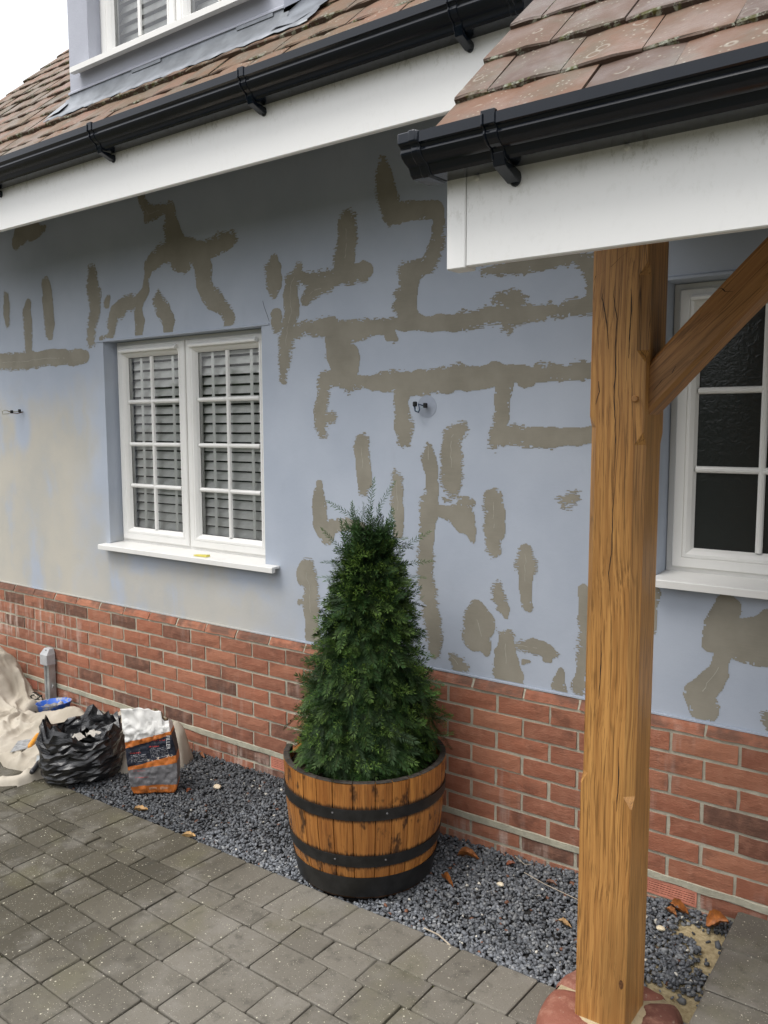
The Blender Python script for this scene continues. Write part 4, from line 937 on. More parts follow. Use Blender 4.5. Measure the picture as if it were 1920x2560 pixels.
# ================================================================== BARREL
BX, BY, BZ, BH = -1.291, -.341, .048, .454
bar = thing('half_barrel_planter', 'half barrel planter of amber oak staves with black iron hoops', 'planter', (BX, BY, BZ))
bw_ = M('barrel_oak'); _o = bw_.obj(); _p = bw_.pos(); _r = bw_.rnd(); z_ = bw_.xyz(_p)[2]
ang_ = bw_.math('ARCTAN2', bw_.add(bw_.xyz(_p)[1], -BY), bw_.add(bw_.xyz(_p)[0], -BX))
cv = bw_.n('CombineXYZ', {0: bw_.mul(ang_, 22.0), 1: bw_.mul(_r, 9.0), 2: bw_.mul(z_, 3.0)}).outputs[0]
g1 = bw_.noise(cv, 1.0, 5, .65, .5); g2 = bw_.noise(bw_.n('CombineXYZ', {0: bw_.mul(ang_, 90.0), 1: bw_.mul(_r, 9.0), 2: bw_.mul(z_, 7.0)}).outputs[0], 1.0, 3, .6)
_c = bw_.mix(bw_.step(g1, .3, .7), (.32, .118, .024), (.56, .245, .058)); _c = bw_.mix(bw_.mul(_r, .75), _c, bw_.mix(.7, _c, (.19, .065, .016)))
_c = bw_.mix(bw_.mul(bw_.step(g2, .5, .36), .55), _c, (.09, .03, .008))
kn = bw_.noise(bw_.n('CombineXYZ', {0: bw_.mul(ang_, 7.0), 1: _r, 2: bw_.mul(z_, 11.0)}).outputs[0], 1.0, 3, .6)
_c = bw_.mix(bw_.mul(bw_.step(kn, .55, .68), .88), _c, (.035, .016, .008))
_zn = bw_.add(z_, bw_.mul(bw_.add(g2, -.5), .035))           # paint and rust bleeding from the hoops
for zc_ in (.386, .204):
    d_ = bw_.math('ABSOLUTE', bw_.add(_zn, -zc_)); _c = bw_.mix(bw_.mul(bw_.step(d_, .036, .022), .85), _c, (.02, .012, .008))
_c = bw_.mix(bw_.mul(bw_.step(_zn, .118, .088), .9), _c, (.018, .013, .010))
bw_.bump(bw_.add(g2, bw_.mul(g1, .4)), .4, .004); MAT['barrel'] = bw_.fin(_c, .27, .5)
def brad(t): return .261 + (.316-.261)*t + .012*math.sin(PI*min(1, t*1.05))
NS = 27; cuts = [0]
for i in range(NS): cuts.append(cuts[-1]+random.uniform(.78, 1.22))
cuts = [c*2*PI/cuts[-1] + .35 for c in cuts]
for i in range(NS):
    a0, a1 = cuts[i]+.0035, cuts[i+1]-.0035; am = (a0+a1)/2; dr = random.uniform(-.0012, .0012)
    deg = math.degrees(am) % 360; topz = BH + random.uniform(-.003, .002)
    if 196 < deg < 206: topz = BH-.034                     # a broken stave top
    loops = []
    nz = 10
    for k in range(nz+1):
        t = k/nz*topz/BH; r_ = brad(t)+dr; zz = BZ+t*BH; ra = .0018
        sec = [(a0, r_-.022), (a0, r_-ra), (a0+.006, r_), (am, r_+.0012), (a1-.006, r_), (a1, r_-ra), (a1, r_-.022)]
        if k == nz: sec = [(a_, q_-(.0015 if q_ > r_-.01 else 0)) for a_, q_ in sec]
        loops.append([(BX+q_*math.cos(a_), BY+q_*math.sin(a_), zz) for a_, q_ in sec])
    o = MB().loft(loops, True, True, True).to('stave', MAT['barrel'], bar)
MAT['iron'] = plain('painted_iron', (.012, .012, .012), .42, .5, .5, 20, .1)
MAT['char'] = plain('charred_rim', (.045, .038, .032), .9, .2, .4, 40, .4)
# weathered dark end grain capping the rim
for i in range(NS):
    a0, a1 = cuts[i]+.004, cuts[i+1]-.004; deg = math.degrees((a0+a1)/2) % 360
    if 196 < deg < 206: continue
    r_ = brad(1); zt = BZ+BH+.0005
    rim = MB(); n = 3; l = []
    for rr_, zz in ((r_-.0245, zt-.02), (r_-.0245, zt+.001), (r_-.020, zt+.0035), (r_-.005, zt+.0035), (r_-.0008, zt+.0005)):
        l.append([(BX+rr_*math.cos(a0+(a1-a0)*q/n), BY+rr_*math.sin(a0+(a1-a0)*q/n), zz) for q in range(n+1)])
    rim.loft(l, False).to('rim_end_grain', MAT['char'], bar)
for zc_, hh in ((.386-BZ, .040), (.204-BZ, .044), (.046, .086)):
    n = 72; loops = []
    for (dz, dr) in ((-hh/2, .0015), (-hh/2, .0045), (hh/2, .0045), (hh/2, .0015)):
        t = (zc_+dz)/BH; loops.append([(BX+(brad(t)+dr)*math.cos(i*2*PI/n), BY+(brad(t)+dr)*math.sin(i*2*PI/n), BZ+zc_+dz+(.004 if zc_ < .06 and dz < 0 else 0)) for i in range(n)])
    hp = MB().loft(loops, True).to('hoop', MAT['iron'], bar, smooth=False); smooth_by_angle(hp, 40)
    for a_ in (218, 224, 286, 322):
        a_ = rad(a_); t = zc_/BH; c_ = Vector((BX+(brad(t)+.005)*math.cos(a_), BY+(brad(t)+.005)*math.sin(a_), BZ+zc_+.004)); n_ = Vector((math.cos(a_), math.sin(a_), 0)); s1 = Vector((-n_.y, n_.x, 0))
        if zc_ < .06: continue
        MB().loft([[c_+n_*h_+(s1*math.cos(q*PI/4)+Vector((0, 0, 1))*math.sin(q*PI/4))*.0042*k_ for q in range(8)] for k_, h_ in ((1, -.001), (.9, .0018), (.5, .003))], True, False, True).to('rivet', plain('rivet_steel', (.10, .10, .10), .35, .5) if 'rv' not in MAT else MAT['rv'], hp)
n = 48; so = MB().loft([[(BX+.29*k_*math.cos(i*2*PI/n), BY+.29*k_*math.sin(i*2*PI/n), BZ+BH-.045+z_) for i in range(n)] for k_, z_ in ((1, 0), (.6, .012), (.15, .02))], True, False, True)
so.to('soil', plain('potting_soil', (.030, .021, .014), .95, .1, .4, 40, .6), bar, smooth=True)

# ================================================================== YEW
yew = thing('yew_tree', 'conical dark green clipped yew growing in the barrel', 'tree', (BX, BY, BZ+BH-.03))
TZ0, TZ1 = BZ+BH-.04, 1.50
AX = lambda z: (BX + .045*(z-.5), BY - .0*(z-.5))
def trad(z):
    return float(np.interp(z, [.46, .52, .62, .75, .95, 1.1, 1.25, 1.36, 1.45, 1.55], [.235, .252, .252, .226, .174, .138, .100, .062, .03, .015]))
MAT['bark'] = plain('yew_bark', (.09, .045, .028), .9, .1, .3, 60, .5)
tk = MB(); tk.tube([(AX(z)[0]+.01*math.sin(z*9), AX(z)[1]+.008*math.cos(z*7), z) for z in np.linspace(.44, 1.34, 14)], list(np.linspace(.026, .006, 14)), 9)
r_ = random.Random(3)
for i in range(120):
    z = r_.uniform(.50, 1.25); a = r_.uniform(0, 2*PI); R_ = trad(z)*r_.uniform(.5, .8); x0, y0 = AX(z)
    tk.tube([(x0, y0, z-.05), (x0+math.cos(a)*R_*.5, y0+math.sin(a)*R_*.5, z-.01), (x0+math.cos(a)*R_, y0+math.sin(a)*R_, z+.02)], [.006, .004, .002], 5, False)
tk.to('trunk', MAT['bark'], yew, smooth=True)
def spray(seed, L, nl, curl, droop, radial=False, wd=.0019):
    """one yew shoot along +x: needles in two ranks in the xy plane, or all round an upright leader; returns verts, quads, tip parameter"""
    r = np.random.default_rng(seed); v = []; f = []; t_ = []
    n = int(L/(.0034 if radial else .0052))
    P = lambda s: np.array([s*L, 0.012*math.sin(s*2.3+seed)*1.0, -droop*L*s*s])
    for k in range(5):      # stem
        a, b = P(k/5), P((k+1)/5); w = .0008; q = len(v)
        v += [a+[0, -w, 0], b+[0, -w*.8, 0], b+[0, w*.8, 0], a+[0, w, 0]]; f.append((q, q+1, q+2, q+3)); t_ += [2, 2, 2, 2]
    for i in range(n):
        s = (i+.5)/n
        for sd in ((1,) if radial else (-1, 1)):
            base = P(s); ang = rad(r.uniform(48, 66) if s < .88 else r.uniform(12, 40)); ln = nl*(.75+.35*math.sin(PI*min(1, .18+s*.85)))*r.uniform(.85, 1.1)
            if s > .93: ln *= .8
            if radial:
                ph = i*2.4; d = np.array([math.cos(ang), math.sin(ang)*math.cos(ph), math.sin(ang)*math.sin(ph)])
            else: d = np.array([math.cos(ang), sd*math.sin(ang), r.uniform(-.12, .22)+curl*.4])
            d /= np.linalg.norm(d); side = np.cross(d, [0.01, .02, 1]); side /= np.linalg.norm(side)
            w = wd*r.uniform(.85, 1.15); q = len(v); bend = np.array([.12*ln, 0, -.06*ln])
            v += [base, base+d*ln*.45-side*w*.5, base+d*ln+bend, base+d*ln*.45+side*w*.5]; f.append((q, q+1, q+2, q+3)); t_ += [s*.75, s, min(1, s+.1), s]
    return np.array(v), np.array(f), np.array(t_)
TPL = [spray(s, L, nl, c_, d_, False, .0036) for s, (L, nl, c_, d_) in enumerate([(.105, .024, .1, .10), (.125, .025, .1, .18), (.090, .023, .2, .06), (.14, .025, .05, .22), (.075, .021, .3, .04), (.115, .024, .15, .15)])]
UPT = [spray(20+s, L, .019, .3, .0, True, .0040) for s, L in enumerate((.16, .14, .12))]
SHT = [spray(40+s, .026, .017, .5, .0, True, .0030) for s in range(3)]
GV, GF, GC = [], [], []; off = 0
def place(tpl, pos, direc, upv, sc, dk, tipc, tipamt):
    global off
    v, f, t_ = tpl; d = np.asarray(direc, float); d /= np.linalg.norm(d); u = np.asarray(upv, float); s = np.cross(u, d); s /= np.linalg.norm(s)+1e-9; u = np.cross(d, s)
    Rm = np.stack([d, s, u], 1); GV.append((v*sc) @ Rm.T + np.asarray(pos)); GF.append(f+off); off += len(v)
    tt = np.clip((t_-.45)/.55, 0, 1)[:, None]*tipamt; base = np.asarray(dk)[None]
    c = base*(1-tt)+np.asarray(tipc)[None]*tt; c[t_ > 1.5] = (.035, .055, .014); GC.append(c)
rg = np.random.default_rng(11)
def dark(): k = rg.uniform(.7, 1.35); return np.array([.0185, .045, .012])*k*np.array([rg.uniform(.8, 1.25), 1, rg.uniform(.8, 1.3)])
def shell(z, a): return trad(z)*(1 + .09*math.sin(3*a+z*9) + .06*math.sin(5*a-z*14) + .05*math.sin(11*a+z*31))
def shoot(z, a, depth, sc, dk, tip, amt, lift, tang, outw):
    x0, y0 = AX(z); R_ = shell(z, a); L_ = .10*sc; rr_ = max(.0, R_*depth - L_*outw*.75); o_ = np.array([math.cos(a), math.sin(a), 0]); t_ = np.array([-math.sin(a), math.cos(a), 0])
    d = o_*outw + t_*tang + np.array([0, 0, lift]); pos = np.array([x0, y0, z - lift*L_*.5]) + o_*rr_
    if pos[1] > -.055: return
    up = o_*1.0 + np.array([0, 0, .55]) + rg.normal(0, .22, 3)
    place(TPL[rg.integers(len(TPL))], pos, d, up, sc, dk, tip, amt)
for i in range(2700):         # outer coat, flat sprays facing outwards, drooping low down and rising near the top
    z = .47 + (1.40-.47)*(1-math.sqrt(1-rg.random()*.985)) if rg.random() < .7 else rg.uniform(.47, 1.38); a = rg.uniform(0, 2*PI); f_ = np.interp(z, [.5, .95, 1.25], [-.62, -.25, .55])
    lt = rg.random() < .4; dep = rg.beta(6, 1.4)
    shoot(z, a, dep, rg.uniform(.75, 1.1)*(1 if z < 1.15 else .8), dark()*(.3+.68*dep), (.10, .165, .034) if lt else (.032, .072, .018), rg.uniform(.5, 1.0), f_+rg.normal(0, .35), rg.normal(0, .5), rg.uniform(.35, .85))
for i in range(1500):         # dense shaded interior
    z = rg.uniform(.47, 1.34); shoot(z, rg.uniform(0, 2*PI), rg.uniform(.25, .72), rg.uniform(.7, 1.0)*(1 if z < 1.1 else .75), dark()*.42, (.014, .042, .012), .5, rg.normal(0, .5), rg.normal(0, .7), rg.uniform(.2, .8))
for i in range(240):          # skirt over the barrel mouth
    a = rg.uniform(0, 2*PI); rr_ = rg.uniform(.09, .19); pos = (BX+math.cos(a)*rr_, BY+math.sin(a)*rr_, rg.uniform(.485, .56)); el = rg.normal(-.10, .16)
    place(TPL[rg.integers(len(TPL))], pos, (math.cos(a)*math.cos(el), math.sin(a)*math.cos(el), math.sin(el)), (math.cos(a)*.3, math.sin(a)*.3, 1), rg.uniform(.75, 1.05), dark(), (.06, .14, .026), .8)
for i in range(64):           # upright leaders at the top
    a = rg.uniform(0, 2*PI); q_ = rg.random(); rr_ = .075*math.sqrt(q_); z = 1.22+.19*(1-q_)*rg.uniform(.35, 1.0); x0, y0 = AX(z); tilt = rr_*3.2+rg.uniform(.0, .25)
    place(UPT[rg.integers(3)], (x0-.008+math.cos(a)*rr_, y0+math.sin(a)*rr_, z), (math.cos(a)*tilt, math.sin(a)*tilt, 1), (math.cos(a+1), math.sin(a+1), .1), rg.uniform(.7, 1.05), np.array([.028, .066, .022]), (.06, .13, .03), .7)
for (dx, dz, ang_, ln_) in ((-.03, 1.41, 155, .95), (.02, 1.43, 62, .85), (.0, 1.40, 88, 1.0), (.09, 1.27, 35, 1.0), (.09, 1.22, 12, .9), (-.09, 1.29, 140, .8), (-.05, 1.33, 100, .9)):
    x0, y0 = AX(dz); e_ = Vector((rt.x, rt.y, 0)); pos = Vector((x0, y0, dz))+e_*dx; dv = e_*math.cos(rad(ang_))+Vector((0, 0, 1))*math.sin(rad(ang_))
    place(UPT[0], pos, dv, (0, -.6, .8), ln_, np.array([.03, .07, .024]), (.075, .145, .035), .8)
for i in range(150):           # shoots that break the outline
    z = rg.uniform(.52, 1.22); a = rg.uniform(0, 2*PI); shoot(z, a, 1.10, rg.uniform(.8, 1.05), dark(), (.085, .17, .032), .9, rg.uniform(-.1, .7), rg.normal(0, .3), 1.0)
MAT['needle'] = mat_attr('yew_needle', .55, .22, .15, 90)
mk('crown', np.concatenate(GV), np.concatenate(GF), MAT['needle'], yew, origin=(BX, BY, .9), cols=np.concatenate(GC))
GV, GF, GC = [], [], []; off = 0
for i in range(640):          # pale rosettes of new growth
    u = rg.random(); z = rg.uniform(.52, 1.30); a = rg.uniform(0, 2*PI); R_ = shell(z, a)*rg.uniform(.88, 1.02); x0, y0 = AX(z)
    if y0+math.sin(a)*R_ > -.05: continue
    for k in range(rg.integers(2, 4)):
        el = rg.normal(.5, .45); a2 = a+rg.normal(0, .7)
        place(SHT[rg.integers(3)], (x0+math.cos(a)*R_, y0+math.sin(a)*R_, z), (math.cos(a2)*math.cos(el), math.sin(a2)*math.cos(el), math.sin(el)), (rg.normal(), rg.normal(), 1), rg.uniform(.7, 1.05), (.085, .16, .03), (.20, .30, .055), .85)
mk('new_growth', np.concatenate(GV), np.concatenate(GF), MAT['needle'], yew, origin=(BX, BY, .9), cols=np.concatenate(GC))

# ================================================================== DECORATORS' CLUTTER
# --- dust sheet
poly = [(-4.74, -.012), (-4.02, -.012), (-3.96, -.06), (-3.93, -.2), (-3.55, -.17), (-3.4, -.04), (-3.1, -.02), (-2.7, -.012), (-2.62, -.06), (-2.56, -.16), (-2.60, -.27), (-2.75, -.36), (-3.0, -.5), (-3.055, -.66), (-3.06, -.765), (-3.13, -.83), (-3.36, -1.0),
        (-3.46, -1.06), (-3.47, -1.0), (-3.25, -.82), (-3.155, -.73), (-3.19, -.672), (-3.29, -.692), (-3.41, -.678), (-3.7, -.70), (-4.2, -.76), (-4.74, -.80)]
def inpoly(x, y):
    c = np.zeros(x.shape, bool); dmin = np.full(x.shape, 9.)
    for (x0, y0), (x1, y1) in zip(poly, poly[1:]+poly[:1]):
        cr = ((y0 > y) != (y1 > y)) & (x < (x1-x0)*(y-y0)/((y1-y0) if y1 != y0 else 1e-9)+x0); c ^= cr
        L2 = (x1-x0)**2+(y1-y0)**2; t = np.clip(((x-x0)*(x1-x0)+(y-y0)*(y1-y0))/L2, 0, 1); dmin = np.minimum(dmin, np.hypot(x-x0-t*(x1-x0), y-y0-t*(y1-y0)))
    return c, dmin
gs = .0068; gx = np.arange(-4.74, -2.54, gs); gy = np.arange(-1.08, -.004, gs); X, Y = np.meshgrid(gx, gy, indexing='ij')
ins, dd = inpoly(X + (vnoise(X*9, Y*9, 21)-.5)*.03, Y + (vnoise(X*9, Y*9, 22)-.5)*.03)
wx = X + (fbm(X*3, Y*3, 31)-.5)*.35; wy = Y + (fbm(X*3, Y*3, 32)-.5)*.35
def ridge(a, s, seed, p=1.25):
    ca, sa = math.cos(a), math.sin(a); n_ = vnoise((wx*ca+wy*sa)*s, (-wx*sa+wy*ca)*s*.38, seed); return (1-np.abs(2*n_-1))**p
H = .040*ridge(.5, 4.5, 41) + .036*ridge(1.35, 8, 42, 1.8) + .030*ridge(-.3, 12, 43, 2.0) + .012*ridge(.9, 22, 44, 1.5) + .006*ridge(.2, 40, 47, 1.2)
flat_ = np.clip((Y+.95)/.5, .35, 1); H *= flat_
def bump_(cx, cy, sx, sy, h, p=2): return h*np.exp(-(((X-cx)/sx)**2)**(p/2) - (((Y-cy)/sy)**2)**(p/2))
H *= 1-.75*np.exp(-((X+3.40)/.09)**2-((Y+.54)/.09)**2)
ang_h = np.arctan2(Y+.05, X+4.42); rad_h = np.hypot(X+4.42, Y+.05)
H += .030*(1-np.abs(2*vnoise(ang_h*4.5, rad_h*3, 48)-1))**1.5*np.exp(-((rad_h-.30)/.16)**2)
H += bump_(-4.42, -.20, .26, .17, .245, 4)*(.9+.25*ridge(.2, 9, 46)) + bump_(-4.6, -.42, .3, .12, .07, 3)
H += bump_(-3.15, -.10, .10, .07, .075) + bump_(-2.98, -.085, .055, .06, .095) + bump_(-2.66, -.13, .06, .06, .12) + bump_(-3.42, -.20, .12, .05, .055) + bump_(-3.55, -.42, .2, .12, .02)
tap = np.clip(dd/.05, .0, 1)**.7; base = np.where(Y < -.62, PAVE+.006, .050)
Z = base - .032 + .038*np.clip(dd/.022, 0, 1) + H*tap
hole = ((X+3.775)**2 + (Y+.125)**2 < .10**2)
vid = -np.ones(X.shape, int); keep = ins; vid[keep] = np.arange(keep.sum())
F = []
q = np.stack([vid[:-1, :-1], vid[1:, :-1], vid[1:, 1:], vid[:-1, 1:]], -1).reshape(-1, 4); F = q[(q >= 0).all(1)]
clm = M('cotton_twill'); _p = clm.pos(); _c = clm.mix(clm.step(clm.noise(_p, 5, 4), .35, .65), (.37, .328, .265), (.47, .425, .355))
_c = clm.mix(clm.mul(clm.step(clm.noise(_p, 17, 4, .7), .6, .75), .3), _c, (.36, .31, .24)); clm.bump(clm.add(clm.noise(_p, 420, 2), clm.mul(clm.noise(_p, 50, 3), .8)), .3, .003); MAT['cloth'] = clm.fin(_c, .95, .1)
cl = mk('dust_sheet', np.stack([X[keep], Y[keep], Z[keep]], -1), F, MAT['cloth'], origin=(-3.6, -.4, .05), smooth=True)
tag(cl, 'crumpled cream cotton dust sheet heaped against the brick wall', 'dust sheet')

# --- black rubble sack
def ridged1(a, b, seed): return 1-np.abs(2*vnoise(a, b, seed)-1)
SX, SY, SZ = -2.938, -.493, .045
nt, nr = 34, 34; th = np.linspace(0, 2*PI, nt, endpoint=False); tt = np.linspace(0, 1, nr); TH_, T_ = np.meshgrid(th, tt, indexing='ij')
vd = math.atan2(CAM[1]-SY, CAM[0]-SX); dv_ = TH_-vd                        # 0 faces the viewer's side of the drive
rim = .205 + .025*(1-np.cos(dv_))/2*1.0 + .012*np.sin(TH_*5)
rim = rim + .075*np.exp(-((np.angle(np.exp(1j*(dv_+1.75))))/.33)**2) + .045*np.exp(-((np.angle(np.exp(1j*(dv_-2.75))))/.35)**2) + .045*np.exp(-((np.angle(np.exp(1j*(dv_-1.7))))/.35)**2) + .02*(vnoise(TH_*6, TH_*0, 3)-.5)
prof_t = [0, .12, .22, .34, .5, .64, .72, .80, .88, 1.0]; prof_r = [0, .60, .92, 1.0, 1.03, .97, .93, .84, .80, .30]; prof_z = [0, .0, .03, .22, .52, .82, 1.0, .93, .72, .60]
rr = np.interp(T_, prof_t, prof_r)*.180; zz = np.interp(T_, prof_t, prof_z)*rim
wrp = (fbm(TH_*2.2, zz*9, 51)-.5)
cre = (.014*ridged1(TH_*1.6+wrp*2, zz*24+wrp*6+TH_*.7, 52)**1.1 + .011*ridged1(TH_*2.2+wrp*2, zz*44+wrp*5-TH_*.9, 53)**1.3 + .006*ridged1(TH_*4, zz*80+wrp*4+TH_, 54)**1.2) + .018*(fbm(TH_*1.4, zz*10, 55)-.5)
rr = rr + (cre-.014)*np.clip(T_/.2, 0, 1)*1.25
ell = 1 + .07*np.cos(2*(TH_-vd-PI/2))
Xs = SX + rr*ell*np.cos(TH_); Ys = SY + rr*ell*np.sin(TH_); Zs = SZ + zz + .014*(fbm(TH_*3+9, T_*9, 57)-.5)*np.clip((T_-.55)*6, 0, 1)
Zs = np.maximum(Zs, SZ-.004)
inn = T_ > .78; Zs = Zs + inn*(ridged1(Xs*14, Ys*14, 58)**2*.045 + .02*fbm(Xs*22, Ys*22, 59))
ii = np.arange(nt*nr).reshape(nt, nr); jn = np.roll(ii, -1, 0)
F = np.stack([ii[:, :-1], jn[:, :-1], jn[:, 1:], ii[:, 1:]], -1).reshape(-1, 4)
bg_ = M('black_polythene'); _p = bg_.pos(); k_ = bg_.noise(bg_.scale(_p, (22, 22, 60)), 1, 5, .65, 1.0)
bg_.bump(bg_.add(k_, bg_.mul(bg_.noise(_p, 70, 3, .6, 2.5), .3)), .28, .010); dus = bg_.mul(bg_.step(bg_.noise(_p, 14, 4), .5, .75), .35)
MAT['poly'] = bg_.fin(bg_.mix(dus, (.009, .009, .010), (.035, .035, .037)), .20, .6)
jr = np.random.default_rng(4); jt = .0034*np.clip(T_*4, 0, 1)
Xs = Xs + jr.normal(0, 1, Xs.shape)*jt; Ys = Ys + jr.normal(0, 1, Xs.shape)*jt; Zs = np.maximum(Zs + jr.normal(0, 1, Xs.shape)*jt*.6, SZ-.004)
F = np.concatenate([F[:, [0, 1, 2]], F[:, [0, 2, 3]]])
sack = mk('rubble_sack', np.stack([Xs, Ys, Zs], -1).reshape(-1, 3), F, MAT['poly'], origin=(SX, SY, SZ)); smooth_by_angle(sack, 38)
md = sack.modifiers.new('sub', 'SUBSURF'); md.subdivision_type = 'SIMPLE'; md.levels = md.render_levels = 1
tag(sack, 'open black plastic rubble sack full of waste on the gravel edge', 'sack')
# scraps of pale paper in the mouth of the sack
pc = MB()
for k in range(2):
    cx2, cy2 = SX+.02+.05*k, SY-.03+.045*k; n = 7
    for i in range(n):
        for j in range(n): pass
    grid = [(cx2+(i/(n-1)-.5)*.06, cy2+(j/(n-1)-.5)*.05, SZ+.185+.015*k+.028*float(vnoise(i*.9, j*.9, 70+k))) for i in range(n) for j in range(n)]
    pc.add(grid, [(i*n+j, (i+1)*n+j, (i+1)*n+j+1, i*n+j+1) for i in range(n-1) for j in range(n-1)])
sc_ = pc.to('paper_scrap', plain('scrap_paper', (.42, .39, .35), .9, .1), smooth=True); tag(sc_, 'pale crumpled paper showing in the mouth of the black sack', 'paper')

# --- paper filler bag
bgp = thing('filler_bag', 'torn paper powder bag with navy, grey and orange bands', 'bag', (-2.475, -.44, .05))
U = Vector((.735, .678, 0)); Nn = Vector((.678, -.735, 0))                 # along the front, towards the viewer
PC = Vector((-2.4905, -.4075, .046)); BWd, BTh, BHt = .205, .085, .372
ns, nh = 110, 50
def per(s):            # rounded rectangle perimeter, s in 0..1, front face centre at s=.25
    hw, ht_ = BWd/2, BTh/2; P_ = 2*(BWd+BTh); d_ = (s % 1)*P_
    if d_ < BWd: return (-hw+d_, ht_)
    d_ -= BWd
    if d_ < BTh: return (hw, ht_-d_)
    d_ -= BTh
    if d_ < BWd: return (hw-d_, -ht_)
    return (-hw, -ht_+d_-BWd)
v = []; uv = []
fs = BWd/(2*(BWd+BTh))
for j in range(nh):
    h = j/(nh-1)
    for i in range(ns):
        s = i/ns; a_, b_ = per(s); bul = 1+.10*math.sin(PI*min(1, h*1.15))*(1 if h < .8 else .7)
        rnd_ = (1-.10*(1-min(1, h/.06)))
        cr_ = (float(vnoise(s*12, h*4, 61))-.5)*.010 + .006*(1-abs(2*float(vnoise(s*34+h*7, h*16, 62))-1))**3 - .006*(1-abs(2*float(vnoise(s*14-h*6, h*14, 63))-1))**5
        top = 0
        hh = h*BHt
        if h > .80: hh += (h-.80)*5*.04*(float(vnoise(s*18, 2.3, 64))-.5)
        front = s < fs
        sag = -.05*max(0, (h-.86))*7*(1 if (s > fs*.75 and s < fs+.2) else 0)       # torn down at the right
        lean = -.035*h*h
        fold = 0
        if h > .82 and b_ > 0: fold = -.030*(h-.82)/.18
        if h > .82 and b_ < 0: fold = .012*(h-.82)/.18
        p_ = PC + U*(a_*bul*rnd_ + lean) + Nn*((b_*bul*rnd_) + cr_*(1.6 if h > .62 else 1.0) + fold) + Vector((0, 0, hh+sag*.6))
        v.append(p_[:]); uv.append(((s/fs) if front else (1+(s-fs)/fs), h))
f = [(j*ns+i, j*ns+(i+1) % ns, (j+1)*ns+(i+1) % ns, (j+1)*ns+i) for j in range(nh-1) for i in range(ns)]
f.append(tuple(range(ns))[::-1])
pm = M('printed_paper'); us, vsn, _z = pm.xyz(pm.n('UVMap').outputs[0]); _p = pm.pos()
side = pm.math('MINIMUM', us, 1.0)
def bnd(a, b): return pm.add(pm.math('MULTIPLY_ADD', side, b, a), pm.mul(pm.add(pm.noise(_p, 12, 2), -.5), .03))
def above(a, b): return pm.step(pm.math('SUBTRACT', vsn, bnd(a, b)), -.003, .003)
ORG, GRY, NAV, WHT = (.52, .155, .03), (.17, .165, .17), (.018, .022, .036), (.68, .67, .64)
_c = pm.mix(above(.10, .02), ORG, GRY); _c = pm.mix(above(.32, .07), _c, ORG); _c = pm.mix(above(.36, .13), _c, NAV); _c = pm.mix(above(.60, .16), _c, ORG); _c = pm.mix(above(.68, .12), _c, WHT)
# lines of print
def win(a0, a1, b0, b1): return pm.mul(pm.mul(pm.step(us, a0, a0+.01), pm.step(us, a1, a1-.01)), pm.mul(pm.step(vsn, b0, b0+.005), pm.step(vsn, b1, b1-.005)))
skew = pm.math('MULTIPLY_ADD', us, -.10, vsn); ln = pm.step(pm.math('SINE', pm.mul(skew, 330.0)), .35, .75); wd = pm.step(pm.noise(pm.n('CombineXYZ', {0: pm.mul(us, 45.0), 1: pm.mul(skew, 52.5), 2: 0.0}).outputs[0], 1, 2), .46, .52)
txt = pm.mul(pm.mul(ln, wd), pm.math('MAXIMUM', win(.08, .42, .42, .53), win(.48, .86, .46, .60)))
_c = pm.mix(pm.mul(txt, .75), _c, (.60, .60, .62)); red = pm.math('MAXIMUM', pm.math('MAXIMUM', win(.08, .30, .535, .555), win(.47, .70, .605, .625)), pm.math('MAXIMUM', win(.58, .85, .68, .70), pm.math('MAXIMUM', win(.10, .36, .30, .315), win(.12, .40, .215, .23))))
_c = pm.mix(pm.mul(red, pm.mul(wd, .9)), _c, (.55, .06, .05))
ic = pm.mul(pm.math('MAXIMUM', win(.40, .52, .42, .455), pm.math('MAXIMUM', win(.58, .66, .44, .475), win(.80, .94, .465, .50))), pm.step(pm.noise(_p, 140, 2), .48, .55)); _c = pm.mix(pm.mul(ic, .8), _c, (.75, .62, .5))
lb = pm.math('MAXIMUM', win(.38, .56, .045, .085), win(.62, .80, .045, .085)); _c = pm.mix(pm.mul(lb, .55), _c, (.66, .45, .32))
_c = pm.mix(pm.mul(pm.step(pm.noise(_p, 55, 4, .7), .55, .75), .25), _c, (.55, .54, .52))
bk = pm.n('NewGeometry').outputs['Backfacing']; _c = pm.mix(bk, _c, (.40, .29, .18))
pm.bump(pm.noise(_p, 70, 4, .6, .6), .4, .006); MAT['paperbag'] = pm.fin(_c, .55, .35)
sk_ = mk('paper_sack', v, f, MAT['paperbag'], bgp, uv=uv, smooth=True)
# white liner pulled up and folded over at the top
lv = []; lf = []; n1, n2 = 34, 16
for i in range(n1):
    for j in range(n2):
        a_ = -BWd*.56 + (BWd*.90)*i/(n1-1); t = j/(n2-1); up_ = .285+.115*t - .05*max(0, (i/(n1-1)-.55))*t
        p_ = PC + U*(a_-.030*(.6+.5*t)) + Nn*(BTh*.40*(1-.75*t) + .017*(1-abs(2*float(vnoise(i*.12+j*.10, j*.16-i*.09, 66))-1)) - .002) + Vector((0, 0, up_ + .012*float(vnoise(i*.35, 0, 67))))
        lv.append(p_[:])
for i in range(n1-1):
    for j in range(n2-1): lf.append((i*n2+j, (i+1)*n2+j, (i+1)*n2+j+1, i*n2+j+1))
lo = mk('liner', lv, lf, plain('white_paper_liner', (.70, .69, .66), .8, .2, .06, 20, .2), bgp, smooth=True); md = lo.modifiers.new('s', 'SOLIDIFY'); md.thickness = .0015
cu = bpy.data.curves.new('print', 'FONT'); cu.body = 'FILLER'; cu.size = .030; cu.extrude = .0004
to = bpy.data.objects.new('print_tmp', cu); COL.objects.link(to); bpy.context.view_layer.update()
